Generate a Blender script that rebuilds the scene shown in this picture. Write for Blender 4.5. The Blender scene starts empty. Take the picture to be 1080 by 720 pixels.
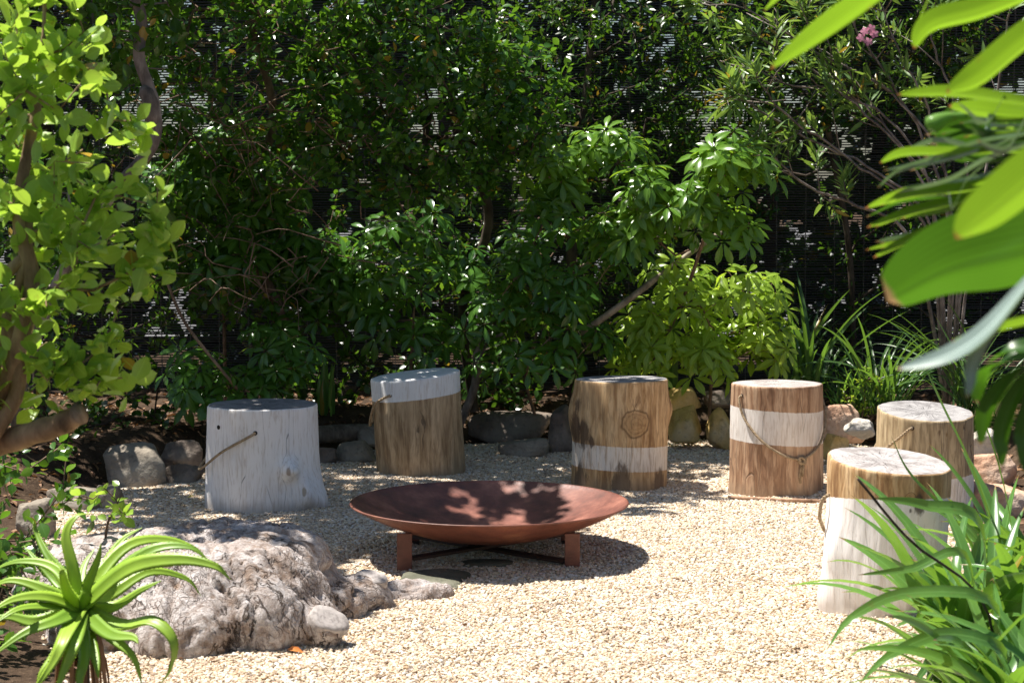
import bpy, bmesh, math, random
import numpy as np
from mathutils import Vector, Matrix, noise as mnoise

R = math.radians
SC = bpy.context.scene
COL = SC.collection

# ------------------------------------------------------------------ camera, sky, sun, exposure
FPX = 2000.0
PITCH = 4.43
CAM_Z = 1.30
cam_d = bpy.data.cameras.new('camera')
cam = bpy.data.objects.new('camera', cam_d)
COL.objects.link(cam)
cam.location = (0, 0, CAM_Z)
cam.rotation_euler = (R(90 - PITCH), 0, 0)
cam_d.sensor_width = 36
cam_d.lens = 36 * FPX / 1080
cam_d.clip_start = 0.05
cam_d.clip_end = 1000
cam_d.dof.use_dof = True
cam_d.dof.focus_distance = 7.2
cam_d.dof.aperture_fstop = 8.0
SC.camera = cam

SUN = Vector((-0.38, 0.15, 1.0)).normalized()          # towards the sun
sun_el = math.asin(SUN.z)
sun_az = math.atan2(SUN.x, SUN.y)                       # clockwise from +Y
world = bpy.data.worlds.new('World')
SC.world = world
world.use_nodes = True
wn = world.node_tree
sky = wn.nodes.new('ShaderNodeTexSky')
sky.sky_type = 'NISHITA'
sky.sun_disc = False
sky.sun_elevation = sun_el
sky.sun_rotation = sun_az
wbg = wn.nodes['Background']
wbg.inputs['Strength'].default_value = 0.05
wn.links.new(sky.outputs[0], wbg.inputs[0])
sl = bpy.data.lights.new('sun', 'SUN')
sl.energy = 5.0
sl.angle = R(0.53)
sl.color = (1.0, 0.95, 0.87)
so = bpy.data.objects.new('sun', sl)
COL.objects.link(so)
so.rotation_euler = SUN.to_track_quat('Z', 'Y').to_euler()
SC.view_settings.view_transform = 'Standard'
SC.view_settings.look = 'None'
SC.view_settings.exposure = 1.0
SC.view_settings.gamma = 1.0
SC.render.engine = 'CYCLES'
SC.cycles.max_bounces = 8
SC.cycles.diffuse_bounces = 4
SC.cycles.transmission_bounces = 4
SC.cycles.sample_clamp_indirect = 6


def at(px, py, Y):
    """world point at distance Y seen at photograph pixel px, py (1080 x 720)"""
    p = R(PITCH)
    dx, dy = (px - 540) / FPX, (py - 360) / FPX
    f = Vector((0, math.cos(p), -math.sin(p)))
    u = Vector((0, math.sin(p), math.cos(p)))
    d = f + Vector((dx, 0, 0)) - u * dy
    t = Y / d.y
    return Vector((d.x * t, Y, CAM_Z + d.z * t))


def gd(py, z=0.0):
    """distance at which row py meets height z"""
    a = math.atan((py - 360) / FPX) + R(PITCH)
    return (CAM_Z - z) / math.tan(a)


# ------------------------------------------------------------------ object helpers
def link(o, parent=None):
    COL.objects.link(o)
    if parent is not None:
        o.parent = parent
    return o


def tag(o, label=None, cat=None, group=None, kind=None):
    if label: o['label'] = label
    if cat: o['category'] = cat
    if group: o['group'] = group
    if kind: o['kind'] = kind
    return o


def thing(name, label, cat, loc=(0, 0, 0), rotz=0, group=None):
    o = bpy.data.objects.new(name, None)
    o.empty_display_size = 0.1
    link(o)
    o.location = loc
    o.rotation_euler = (0, 0, rotz)
    return tag(o, label, cat, group)


def mesh_np(name, V, Fs, mat=None, parent=None, attr=None, smooth=True):
    """V (n,3); Fs list of int arrays (m,k); attr dict name -> (n,3) vectors"""
    V = np.asarray(V, dtype=np.float32)
    me = bpy.data.meshes.new(name)
    Fs = [np.asarray(F, dtype=np.int32) for F in Fs if len(F)]
    nl = sum(F.size for F in Fs)
    npoly = sum(len(F) for F in Fs)
    me.vertices.add(len(V))
    me.vertices.foreach_set('co', V.ravel())
    if npoly:
        me.loops.add(nl)
        me.polygons.add(npoly)
        me.loops.foreach_set('vertex_index', np.concatenate([F.ravel() for F in Fs]))
        tot = np.concatenate([np.full(len(F), F.shape[1], np.int32) for F in Fs])
        st = np.concatenate([[0], np.cumsum(tot)[:-1]]).astype(np.int32)
        me.polygons.foreach_set('loop_start', st)
        me.polygons.foreach_set('loop_total', tot)
        me.polygons.foreach_set('use_smooth', np.full(npoly, smooth))
    me.update(calc_edges=True)
    me.validate()
    if attr:
        for k, a in attr.items():
            at_ = me.attributes.new(k, 'FLOAT_VECTOR', 'POINT')
            at_.data.foreach_set('vector', np.asarray(a, np.float32).ravel())
    if mat: me.materials.append(mat)
    o = bpy.data.objects.new(name, me)
    return link(o, parent)


class MB:
    """collects pieces that become one mesh"""
    def __init__(s): s.V = []; s.Q = []; s.T = []; s.A = []; s.n = 0
    def add(s, V, Q=None, T=None, A=None):
        V = np.asarray(V, dtype=np.float64)
        s.V.append(V)
        if Q is not None and len(Q): s.Q.append(np.asarray(Q) + s.n)
        if T is not None and len(T): s.T.append(np.asarray(T) + s.n)
        s.A.append(np.zeros((len(V), 3)) if A is None else np.asarray(A))
        s.n += len(V)
    def build(s, name, mat, parent=None, smooth=True, attr=True):
        if not s.V: return None
        Fs = []
        if s.Q: Fs.append(np.concatenate(s.Q))
        if s.T: Fs.append(np.concatenate(s.T))
        return mesh_np(name, np.concatenate(s.V), Fs, mat, parent, {'lc': np.concatenate(s.A)} if attr else None, smooth)


def nrmz(a): return a / np.maximum(np.linalg.norm(a, axis=-1, keepdims=True), 1e-9)


def tube(mb, pts, rad, sides=6, cap=True, A=None):
    pts = np.asarray([tuple(p) for p in pts], float)
    n = len(pts)
    rad = np.full(n, rad) if np.isscalar(rad) else np.asarray(rad, float)
    tan = nrmz(np.gradient(pts, axis=0))
    ref = np.array([0, 0, 1.0]) if abs(tan[0][2]) < 0.9 else np.array([1.0, 0, 0])
    u = nrmz(np.cross(tan[0], ref))
    V = np.zeros((n, sides, 3))
    ang = np.arange(sides) * 2 * math.pi / sides
    for i in range(n):
        u = u - tan[i] * np.dot(u, tan[i]); u = u / max(np.linalg.norm(u), 1e-9)
        w = np.cross(tan[i], u)
        V[i] = pts[i] + rad[i] * (np.cos(ang)[:, None] * u + np.sin(ang)[:, None] * w)
    V = V.reshape(-1, 3)
    i, j = np.meshgrid(np.arange(n - 1), np.arange(sides), indexing='ij')
    a = i * sides + j; b = i * sides + (j + 1) % sides
    Q = np.stack([a, b, b + sides, a + sides], -1).reshape(-1, 4)
    T = []
    if cap:
        V = np.vstack([V, pts[0], pts[-1]])
        c0, c1 = n * sides, n * sides + 1
        T = [(c0, (k + 1) % sides, k) for k in range(sides)] + [(c1, (n - 1) * sides + k, (n - 1) * sides + (k + 1) % sides) for k in range(sides)]
    mb.add(V, Q, T)


def catmull(pts, n):
    P = np.asarray([tuple(p) for p in pts], float)
    P = np.vstack([2 * P[0] - P[1], P, 2 * P[-1] - P[-2]])
    seg = len(P) - 3
    t = np.linspace(0, seg, n)
    out = []
    for x in t:
        k = min(int(x), seg - 1); f = x - k
        p0, p1, p2, p3 = P[k:k + 4]
        out.append(0.5 * ((2 * p1) + (-p0 + p2) * f + (2 * p0 - 5 * p1 + 4 * p2 - p3) * f * f + (-p0 + 3 * p1 - 3 * p2 + p3) * f ** 3))
    return np.array(out)


def box(mb, c, s, rz=0.0, bev=0.0):
    x, y, z = s[0] / 2, s[1] / 2, s[2] / 2
    V = np.array([(-x, -y, -z), (x, -y, -z), (x, y, -z), (-x, y, -z), (-x, -y, z), (x, -y, z), (x, y, z), (-x, y, z)])
    cr, sr = math.cos(rz), math.sin(rz)
    V = V @ np.array([[cr, sr, 0], [-sr, cr, 0], [0, 0, 1]]) + np.array(c)
    mb.add(V, [(0, 3, 2, 1), (4, 5, 6, 7), (0, 1, 5, 4), (1, 2, 6, 5), (2, 3, 7, 6), (3, 0, 4, 7)])


def bevel(o, w, seg=2):
    m = o.modifiers.new('bevel', 'BEVEL'); m.width = w; m.segments = seg; m.limit_method = 'ANGLE'
    return o


# ------------------------------------------------------------------ node helpers
class NT:
    def __init__(s, name):
        s.m = bpy.data.materials.new(name); s.m.use_nodes = True
        s.t = s.m.node_tree; s.t.nodes.clear()
        s.out = s.t.nodes.new('ShaderNodeOutputMaterial')
    def n(s, typ, **kw):
        nd = s.t.nodes.new(typ)
        for k, v in kw.items():
            if k.startswith('i_'):
                s.put(nd.inputs[k[2:].replace('_', ' ')], v)
            else: setattr(nd, k, v)
        return nd
    def put(s, inp, v):
        if isinstance(v, bpy.types.NodeSocket): s.t.links.new(v, inp)
        elif isinstance(v, bpy.types.Node): s.t.links.new(v.outputs[0], inp)
        else:
            if hasattr(inp.default_value, '__len__') and len(inp.default_value) == 4 and len(v) == 3: v = (*v, 1)
            inp.default_value = v
    def math(s, op, a, b=None, c=None, clamp=False):
        nd = s.t.nodes.new('ShaderNodeMath'); nd.operation = op; nd.use_clamp = clamp
        s.put(nd.inputs[0], a)
        if b is not None: s.put(nd.inputs[1], b)
        if c is not None: s.put(nd.inputs[2], c)
        return nd.outputs[0]
    def vmath(s, op, a, b=None):
        nd = s.t.nodes.new('ShaderNodeVectorMath'); nd.operation = op
        s.put(nd.inputs[0], a)
        if b is not None: s.put(nd.inputs[1], b)
        return nd.outputs['Value'] if op in ('LENGTH', 'DISTANCE', 'DOT_PRODUCT') else nd.outputs[0]
    def mix(s, f, a, b, blend='MIX'):
        nd = s.t.nodes.new('ShaderNodeMix'); nd.data_type = 'RGBA'; nd.blend_type = blend
        s.put(nd.inputs[0], f); s.put(nd.inputs[6], a); s.put(nd.inputs[7], b)
        return nd.outputs[2]
    def ramp(s, f, stops, interp='LINEAR'):
        nd = s.t.nodes.new('ShaderNodeValToRGB'); nd.color_ramp.interpolation = interp
        el = nd.color_ramp.elements
        while len(el) > 1: el.remove(el[-1])
        el[0].position = stops[0][0]; el[0].color = (*stops[0][1], 1)
        for p, c in stops[1:]:
            e = el.new(p); e.color = (*c, 1)
        s.put(nd.inputs[0], f)
        return nd.outputs[0]
    def step(s, v, lo, hi):
        nd = s.t.nodes.new('ShaderNodeMapRange'); nd.interpolation_type = 'SMOOTHSTEP'
        s.put(nd.inputs[0], v); s.put(nd.inputs[1], lo); s.put(nd.inputs[2], hi)
        return nd.outputs[0]
    def noise(s, vec, scale, detail=4, rough=0.55, dist=0.0, out=0):
        nd = s.n('ShaderNodeTexNoise', i_Scale=scale, i_Detail=detail, i_Roughness=rough, i_Distortion=dist)
        if vec is not None: s.put(nd.inputs['Vector'], vec)
        return nd.outputs[out]
    def voro(s, vec, scale, feature='F1', rand=1.0):
        nd = s.n('ShaderNodeTexVoronoi', feature=feature); s.put(nd.inputs['Scale'], scale); s.put(nd.inputs['Randomness'], rand)
        if vec is not None: s.put(nd.inputs['Vector'], vec)
        return nd
    def scalev(s, vec, sc, loc=(0, 0, 0)):
        nd = s.n('ShaderNodeMapping', i_Scale=sc, i_Location=loc); s.put(nd.inputs[0], vec)
        return nd.outputs[0]
    def co(s, which='Object'): return s.n('ShaderNodeTexCoord').outputs[which]
    def bump(s, h, strength=0.5, dist=0.01, normal=None):
        nd = s.n('ShaderNodeBump', i_Strength=strength, i_Distance=dist); s.put(nd.inputs['Height'], h)
        if normal is not None: s.put(nd.inputs['Normal'], normal)
        return nd.outputs[0]
    def bsdf(s, color, rough=0.6, normal=None, spec=0.5, metal=0.0):
        b = s.n('ShaderNodeBsdfPrincipled')
        s.put(b.inputs['Base Color'], color); s.put(b.inputs['Roughness'], rough)
        s.put(b.inputs['Specular IOR Level'], spec); s.put(b.inputs['Metallic'], metal)
        if normal is not None: s.put(b.inputs['Normal'], normal)
        return b
    def done(s, sh):
        s.t.links.new(sh.outputs[0] if isinstance(sh, bpy.types.Node) else sh, s.out.inputs[0])
        return s.m


def leaf_mat(name, c1, c2, trans, rough=0.35, tfac=0.4, rib=0.0, yellow=0.03, spots=0.0, edge=None, veins=False):
    """c1..c2 front colours by leaf, trans the colour of light coming through; attribute lc = (along, across, random)"""
    t = NT(name)
    a = t.n('ShaderNodeAttribute', attribute_name='lc')
    sp = t.n('ShaderNodeSeparateXYZ'); t.put(sp.inputs[0], a.outputs['Vector'])
    u, v, r = sp.outputs
    base = t.mix(r, c1, c2)
    big = t.noise(t.n('ShaderNodeNewGeometry').outputs['Position'], 7.0, 2)
    base = t.mix(t.math('MULTIPLY', t.step(big, 0.35, 0.7), 0.35), base, tuple(x * 1.5 for x in c2))
    tr = t.mix(r, tuple(x * 0.75 for x in trans), trans)
    yl = t.math('GREATER_THAN', t.math('FRACT', t.math('MULTIPLY', r, 17.31)), 1 - yellow)
    base = t.mix(yl, base, (0.28, 0.20, 0.03)); tr = t.mix(yl, tr, (0.5, 0.33, 0.03))
    if rib:
        av = t.math('ABSOLUTE', v)
        m = t.math('MULTIPLY', t.math('SUBTRACT', 1.0, t.step(av, 0.03, 0.14)), rib)
        base = t.mix(m, base, tuple(min(1, x * 1.9 + 0.03) for x in c2))
        tr = t.mix(m, tr, tuple(x * 0.55 for x in trans))
    if veins:
        w = t.math('SINE', t.math('MULTIPLY', t.math('ADD', v, t.math('MULTIPLY', u, 0.15)), 46.0))
        vm = t.math('MULTIPLY', t.step(w, 0.0, 1.0), 0.55)
        base = t.mix(vm, base, tuple(x * 0.6 for x in c1)); tr = t.mix(vm, tr, tuple(x * 0.7 for x in trans))
    if edge:
        em = t.step(t.math('ADD', u, t.math('MULTIPLY', t.noise(t.co(), 40, 2), 0.04)), 0.975, 1.0)
        base = t.mix(em, base, edge); tr = t.mix(em, tr, edge)
    if spots:
        s1 = t.noise(t.n('ShaderNodeNewGeometry').outputs['Position'], 55, 3)
        sm = t.math('MULTIPLY', t.step(s1, 0.62, 0.72), spots)
        base = t.mix(sm, base, (0.16, 0.10, 0.03)); tr = t.mix(sm, tr, (0.3, 0.16, 0.03))
    b = t.bsdf(base, rough, spec=0.5)
    td = t.n('ShaderNodeBsdfTranslucent'); t.put(td.inputs[0], tr)
    mx = t.n('ShaderNodeMixShader', i_Fac=tfac); t.put(mx.inputs[1], b.outputs[0]); t.put(mx.inputs[2], td.outputs[0])
    return t.done(mx)


def bark_mat(name, c1, c2, scale=18, bump=0.6, stretch=0.35):
    t = NT(name)
    co = t.scalev(t.co(), (1, 1, stretch))
    n1 = t.noise(co, scale, 6, 0.65)
    n2 = t.noise(t.co(), scale * 0.25, 3)
    c = t.ramp(n1, [(0.3, tuple(x * 0.45 for x in c1)), (0.5, c1), (0.72, c2)])
    c = t.mix(t.math('MULTIPLY', t.step(n2, 0.45, 0.7), 0.5), c, tuple(min(1, x * 1.4) for x in c2))
    return t.done(t.bsdf(c, 0.85, t.bump(n1, bump, 0.01), spec=0.2))


# ------------------------------------------------------------------ materials
M = {}
M['leaf_shrub'] = leaf_mat('milkwood leaf', (0.12, 0.25, 0.035), (0.26, 0.41, 0.06), (0.56, 0.82, 0.08), 0.30, 0.44, rib=0.5, yellow=0.02, spots=0.35)
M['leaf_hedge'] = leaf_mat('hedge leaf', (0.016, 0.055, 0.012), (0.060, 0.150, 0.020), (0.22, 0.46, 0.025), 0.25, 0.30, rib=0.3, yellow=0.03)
M['leaf_shade_dark'] = leaf_mat('shade-darkened fine leaf', (0.010, 0.032, 0.008), (0.030, 0.08, 0.012), (0.16, 0.34, 0.02), 0.3, 0.3, yellow=0.03)  # dark leaf, colour lowered further to hold the hedge's deep shade
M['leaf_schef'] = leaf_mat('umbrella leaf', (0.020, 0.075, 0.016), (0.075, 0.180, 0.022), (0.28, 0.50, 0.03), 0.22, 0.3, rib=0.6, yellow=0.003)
M['leaf_schef_sunlit'] = leaf_mat('sunlit umbrella leaf', (0.10, 0.21, 0.024), (0.31, 0.43, 0.05), (0.58, 0.78, 0.05), 0.25, 0.40, rib=0.6, yellow=0.004)  # sunlight put into the colour: lighter copy of the umbrella leaf
M['leaf_schef_mid'] = leaf_mat('vivid umbrella leaf', (0.035, 0.11, 0.016), (0.14, 0.27, 0.03), (0.40, 0.64, 0.035), 0.22, 0.36, rib=0.6, yellow=0.003)  # in-between copy, some of the sunlight put into the colour
M['leaf_oleander'] = leaf_mat('oleander leaf', (0.06, 0.13, 0.035), (0.13, 0.22, 0.06), (0.34, 0.52, 0.07), 0.35, 0.35, rib=0.7)
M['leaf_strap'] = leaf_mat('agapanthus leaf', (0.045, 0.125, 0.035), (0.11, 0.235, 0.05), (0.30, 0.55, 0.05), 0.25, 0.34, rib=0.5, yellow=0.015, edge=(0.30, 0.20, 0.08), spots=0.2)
M['leaf_strap_dark'] = leaf_mat('dark green strap leaf', (0.030, 0.085, 0.028), (0.075, 0.15, 0.04), (0.22, 0.42, 0.04), 0.32, 0.3, rib=0.25, yellow=0.03)  # darker green of the strappy plants at the back
M['leaf_bird'] = leaf_mat('wild banana leaf', (0.06, 0.16, 0.022), (0.11, 0.23, 0.03), (0.31, 0.54, 0.025), 0.33, 0.46, rib=0.8, yellow=0.0, edge=(0.30, 0.13, 0.04), veins=True, spots=0.25)
M['leaf_bird_deep'] = leaf_mat('deep green wild banana leaf', (0.03, 0.09, 0.015), (0.045, 0.12, 0.02), (0.10, 0.26, 0.012), 0.33, 0.42, rib=0.8, yellow=0.0, edge=(0.35, 0.22, 0.10), veins=True)
M['leaf_bird_sheen'] = leaf_mat('sheen-pale wild banana leaf', (0.22, 0.30, 0.27), (0.33, 0.42, 0.38), (0.22, 0.38, 0.10), 0.38, 0.2, rib=0.8, yellow=0.0, edge=(0.35, 0.22, 0.10), veins=True)  # pale grey base colour stands in for sky and sun sheen
M['leaf_aloe'] = leaf_mat('aloe skin', (0.17, 0.32, 0.035), (0.31, 0.46, 0.05), (0.55, 0.75, 0.06), 0.42, 0.25, yellow=0.0)
M['dry_leaf'] = leaf_mat('dry leaf', (0.10, 0.045, 0.022), (0.34, 0.19, 0.095), (0.3, 0.14, 0.05), 0.7, 0.15, yellow=0.0)
M['petal'] = leaf_mat('pink petal', (0.70, 0.22, 0.36), (0.80, 0.35, 0.48), (0.9, 0.4, 0.5), 0.6, 0.4, yellow=0)
M['bark_grey'] = bark_mat('grey bark', (0.16, 0.13, 0.115), (0.34, 0.29, 0.26), 24)
M['bark_brown'] = bark_mat('brown bark', (0.15, 0.10, 0.07), (0.30, 0.21, 0.15), 24)
M['bark_tan'] = bark_mat('tan bark', (0.26, 0.17, 0.10), (0.46, 0.33, 0.21), 22)
M['bark_pale'] = bark_mat('pale bark', (0.22, 0.18, 0.13), (0.42, 0.36, 0.27), 26)
M['bark_dark'] = bark_mat('dark bark', (0.045, 0.033, 0.026), (0.11, 0.085, 0.065), 20)


def mat_soil():
    t = NT('soil')
    p = t.co()
    n = t.noise(p, 9, 8, 0.7); n2 = t.noise(p, 60, 4, 0.7)
    c = t.ramp(n, [(0.3, (0.035, 0.022, 0.014)), (0.55, (0.075, 0.048, 0.03)), (0.75, (0.14, 0.095, 0.062))])
    c = t.mix(t.step(n2, 0.55, 0.75), c, (0.19, 0.13, 0.085))
    return t.done(t.bsdf(c, 0.95, t.bump(t.math('ADD', n, t.math('MULTIPLY', n2, 0.5)), 0.9, 0.03), spec=0.15))
M['soil'] = mat_soil()

PEB = [(0.0, (0.35, 0.28, 0.21)), (0.10, (0.52, 0.39, 0.26)), (0.24, (0.66, 0.53, 0.38)), (0.45, (0.76, 0.67, 0.53)), (0.6, (0.58, 0.41, 0.25)),
       (0.74, (0.80, 0.76, 0.69)), (0.86, (0.60, 0.55, 0.49)), (0.94, (0.40, 0.28, 0.19)), (1.0, (0.24, 0.19, 0.16))]
def mat_gravel():
    t = NT('gravel bed')
    p = t.co()
    v = t.voro(p, 105.0)
    c = t.ramp(t.n('ShaderNodeSeparateColor', i_Color=v.outputs['Color']).outputs[0], PEB)
    d = v.outputs['Distance']
    c = t.mix(t.step(d, 0.35, 0.75), c, (0.30, 0.24, 0.17))
    h = t.math('SUBTRACT', 1.0, d)
    return t.done(t.bsdf(c, 0.8, t.bump(h, 1.0, 0.008), spec=0.3))
M['gravel'] = mat_gravel()
def mat_pebble():
    t = NT('pebble')
    oi = t.n('ShaderNodeObjectInfo')
    c = t.ramp(oi.outputs['Random'], PEB)
    pos = t.n('ShaderNodeNewGeometry').outputs['Position']
    c = t.mix(t.math('MULTIPLY', t.step(t.noise(pos, 1.6, 4), 0.45, 0.72), 0.28), c, (0.50, 0.37, 0.26))
    c = t.mix(t.math('MULTIPLY', t.step(t.noise(pos, 240, 2), 0.5, 0.7), 0.25), c, (0.5, 0.4, 0.3))
    return t.done(t.bsdf(c, 0.72, spec=0.35))
M['pebble'] = mat_pebble()

def mat_rock(name, c1, c2, c3, lichen=0.3):
    t = NT(name)
    p = t.co()
    n = t.noise(p, 5.5, 7, 0.65); n2 = t.noise(p, 30, 5, 0.7); n3 = t.noise(p, 3.0, 3)
    c = t.ramp(n, [(0.32, c1), (0.52, c2), (0.7, c3)])
    c = t.mix(t.math('MULTIPLY', t.step(n2, 0.5, 0.7), 0.55), c, tuple(x * 0.45 for x in c1))
    c = t.mix(t.math('MULTIPLY', t.step(n3, 0.5, 0.7), lichen), c, (0.45, 0.43, 0.38))
    return t.done(t.bsdf(c, 0.88, t.bump(t.math('ADD', t.math('MULTIPLY', n, 1.0), t.math('MULTIPLY', n2, 0.35)), 0.8, 0.03), spec=0.25))
M['rock_ochre'] = mat_rock('ochre sandstone', (0.40, 0.26, 0.08), (0.60, 0.43, 0.17), (0.70, 0.56, 0.32), 0.3)
M['rock_pink'] = mat_rock('pink sandstone', (0.42, 0.22, 0.14), (0.60, 0.38, 0.26), (0.72, 0.55, 0.42), 0.35)
M['rock_grey'] = mat_rock('grey sandstone', (0.17, 0.14, 0.11), (0.29, 0.25, 0.20), (0.40, 0.35, 0.28), 0.35)
M['rock_dark'] = mat_rock('dark sandstone', (0.10, 0.08, 0.065), (0.17, 0.135, 0.11), (0.25, 0.20, 0.16), 0.25)
M['rock_pale'] = mat_rock('pale quartz rock', (0.35, 0.30, 0.25), (0.58, 0.53, 0.47), (0.72, 0.69, 0.64), 0.3)
M['slate'] = mat_rock('mossy flat stone', (0.085, 0.085, 0.06), (0.14, 0.14, 0.10), (0.22, 0.21, 0.16), 0.1)

def mat_rust(inner):
    t = NT('rusted steel inside' if inner else 'rusted steel')
    p = t.co()
    n = t.noise(p, 7, 6, 0.65); n2 = t.noise(p, 70, 4, 0.7)
    if inner:
        c = t.ramp(n, [(0.3, (0.060, 0.024, 0.020)), (0.5, (0.17, 0.058, 0.040)), (0.72, (0.35, 0.145, 0.10))])
        # orange rust painted as a sunlit patch in the middle of the bowl
        r = t.vmath('LENGTH', t.scalev(p, (1.0, 1.35, 0), (0.05, 0.16, 0)))
        m = t.math('MULTIPLY', t.math('SUBTRACT', 1.0, t.step(r, 0.10, 0.34)), t.step(n, 0.38, 0.52))
        c = t.mix(m, c, (0.52, 0.21, 0.055))
    else:
        c = t.ramp(n, [(0.3, (0.09, 0.032, 0.022)), (0.55, (0.20, 0.070, 0.045)), (0.75, (0.40, 0.18, 0.10))])
    c = t.mix(t.math('MULTIPLY', t.step(n2, 0.5, 0.72), 0.45), c, (0.15, 0.05, 0.03))
    return t.done(t.bsdf(c, t.math('ADD', 0.38, t.math('MULTIPLY', n2, 0.25)), t.bump(n2, 0.35, 0.003), spec=0.5))
M['rust'] = mat_rust(False)
M['rust_in'] = mat_rust(True)

def mat_plain(name, c, rough=0.7, nscale=60, spec=0.3, var=0.4):
    t = NT(name)
    n = t.noise(t.co(), nscale, 4, 0.65)
    cc = t.mix(t.math('MULTIPLY', n, var), c, tuple(x * 0.4 for x in c))
    return t.done(t.bsdf(cc, rough, t.bump(n, 0.4, 0.002), spec=spec))
M['reed'] = mat_plain('shade-darkened reed', (0.042, 0.039, 0.041), 0.5, 30, 0.4)  # dark reed, taken nearly black for the shade on the screen
M['cord'] = mat_plain('screen cord', (0.20, 0.18, 0.16), 0.8)
M['post'] = mat_plain('dark post', (0.10, 0.075, 0.06), 0.8, 12)
M['hole'] = mat_plain('painted hole shade', (0.03, 0.02, 0.015), 0.9)
M['iron'] = mat_plain('dark iron', (0.055, 0.032, 0.026), 0.7, 40)
M['edging'] = bark_mat('edging wood', (0.16, 0.13, 0.10), (0.30, 0.25, 0.19), 26)
M['stick'] = bark_mat('split bamboo', (0.42, 0.26, 0.17), (0.62, 0.44, 0.31), 30)

def mat_rope():
    t = NT('sisal rope')
    a = t.n('ShaderNodeAttribute', attribute_name='lc')
    n = t.noise(t.co(), 90, 4)
    c = t.ramp(n, [(0.3, (0.24, 0.17, 0.10)), (0.6, (0.42, 0.32, 0.21)), (0.8, (0.55, 0.45, 0.32))])
    w = t.n('ShaderNodeTexWave', i_Scale=60.0, i_Distortion=1.0, bands_direction='DIAGONAL'); t.put(w.inputs[0], t.co())
    return t.done(t.bsdf(c, 0.85, t.bump(w.outputs[0], 0.8, 0.003), spec=0.2))
M['rope'] = mat_rope()


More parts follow.
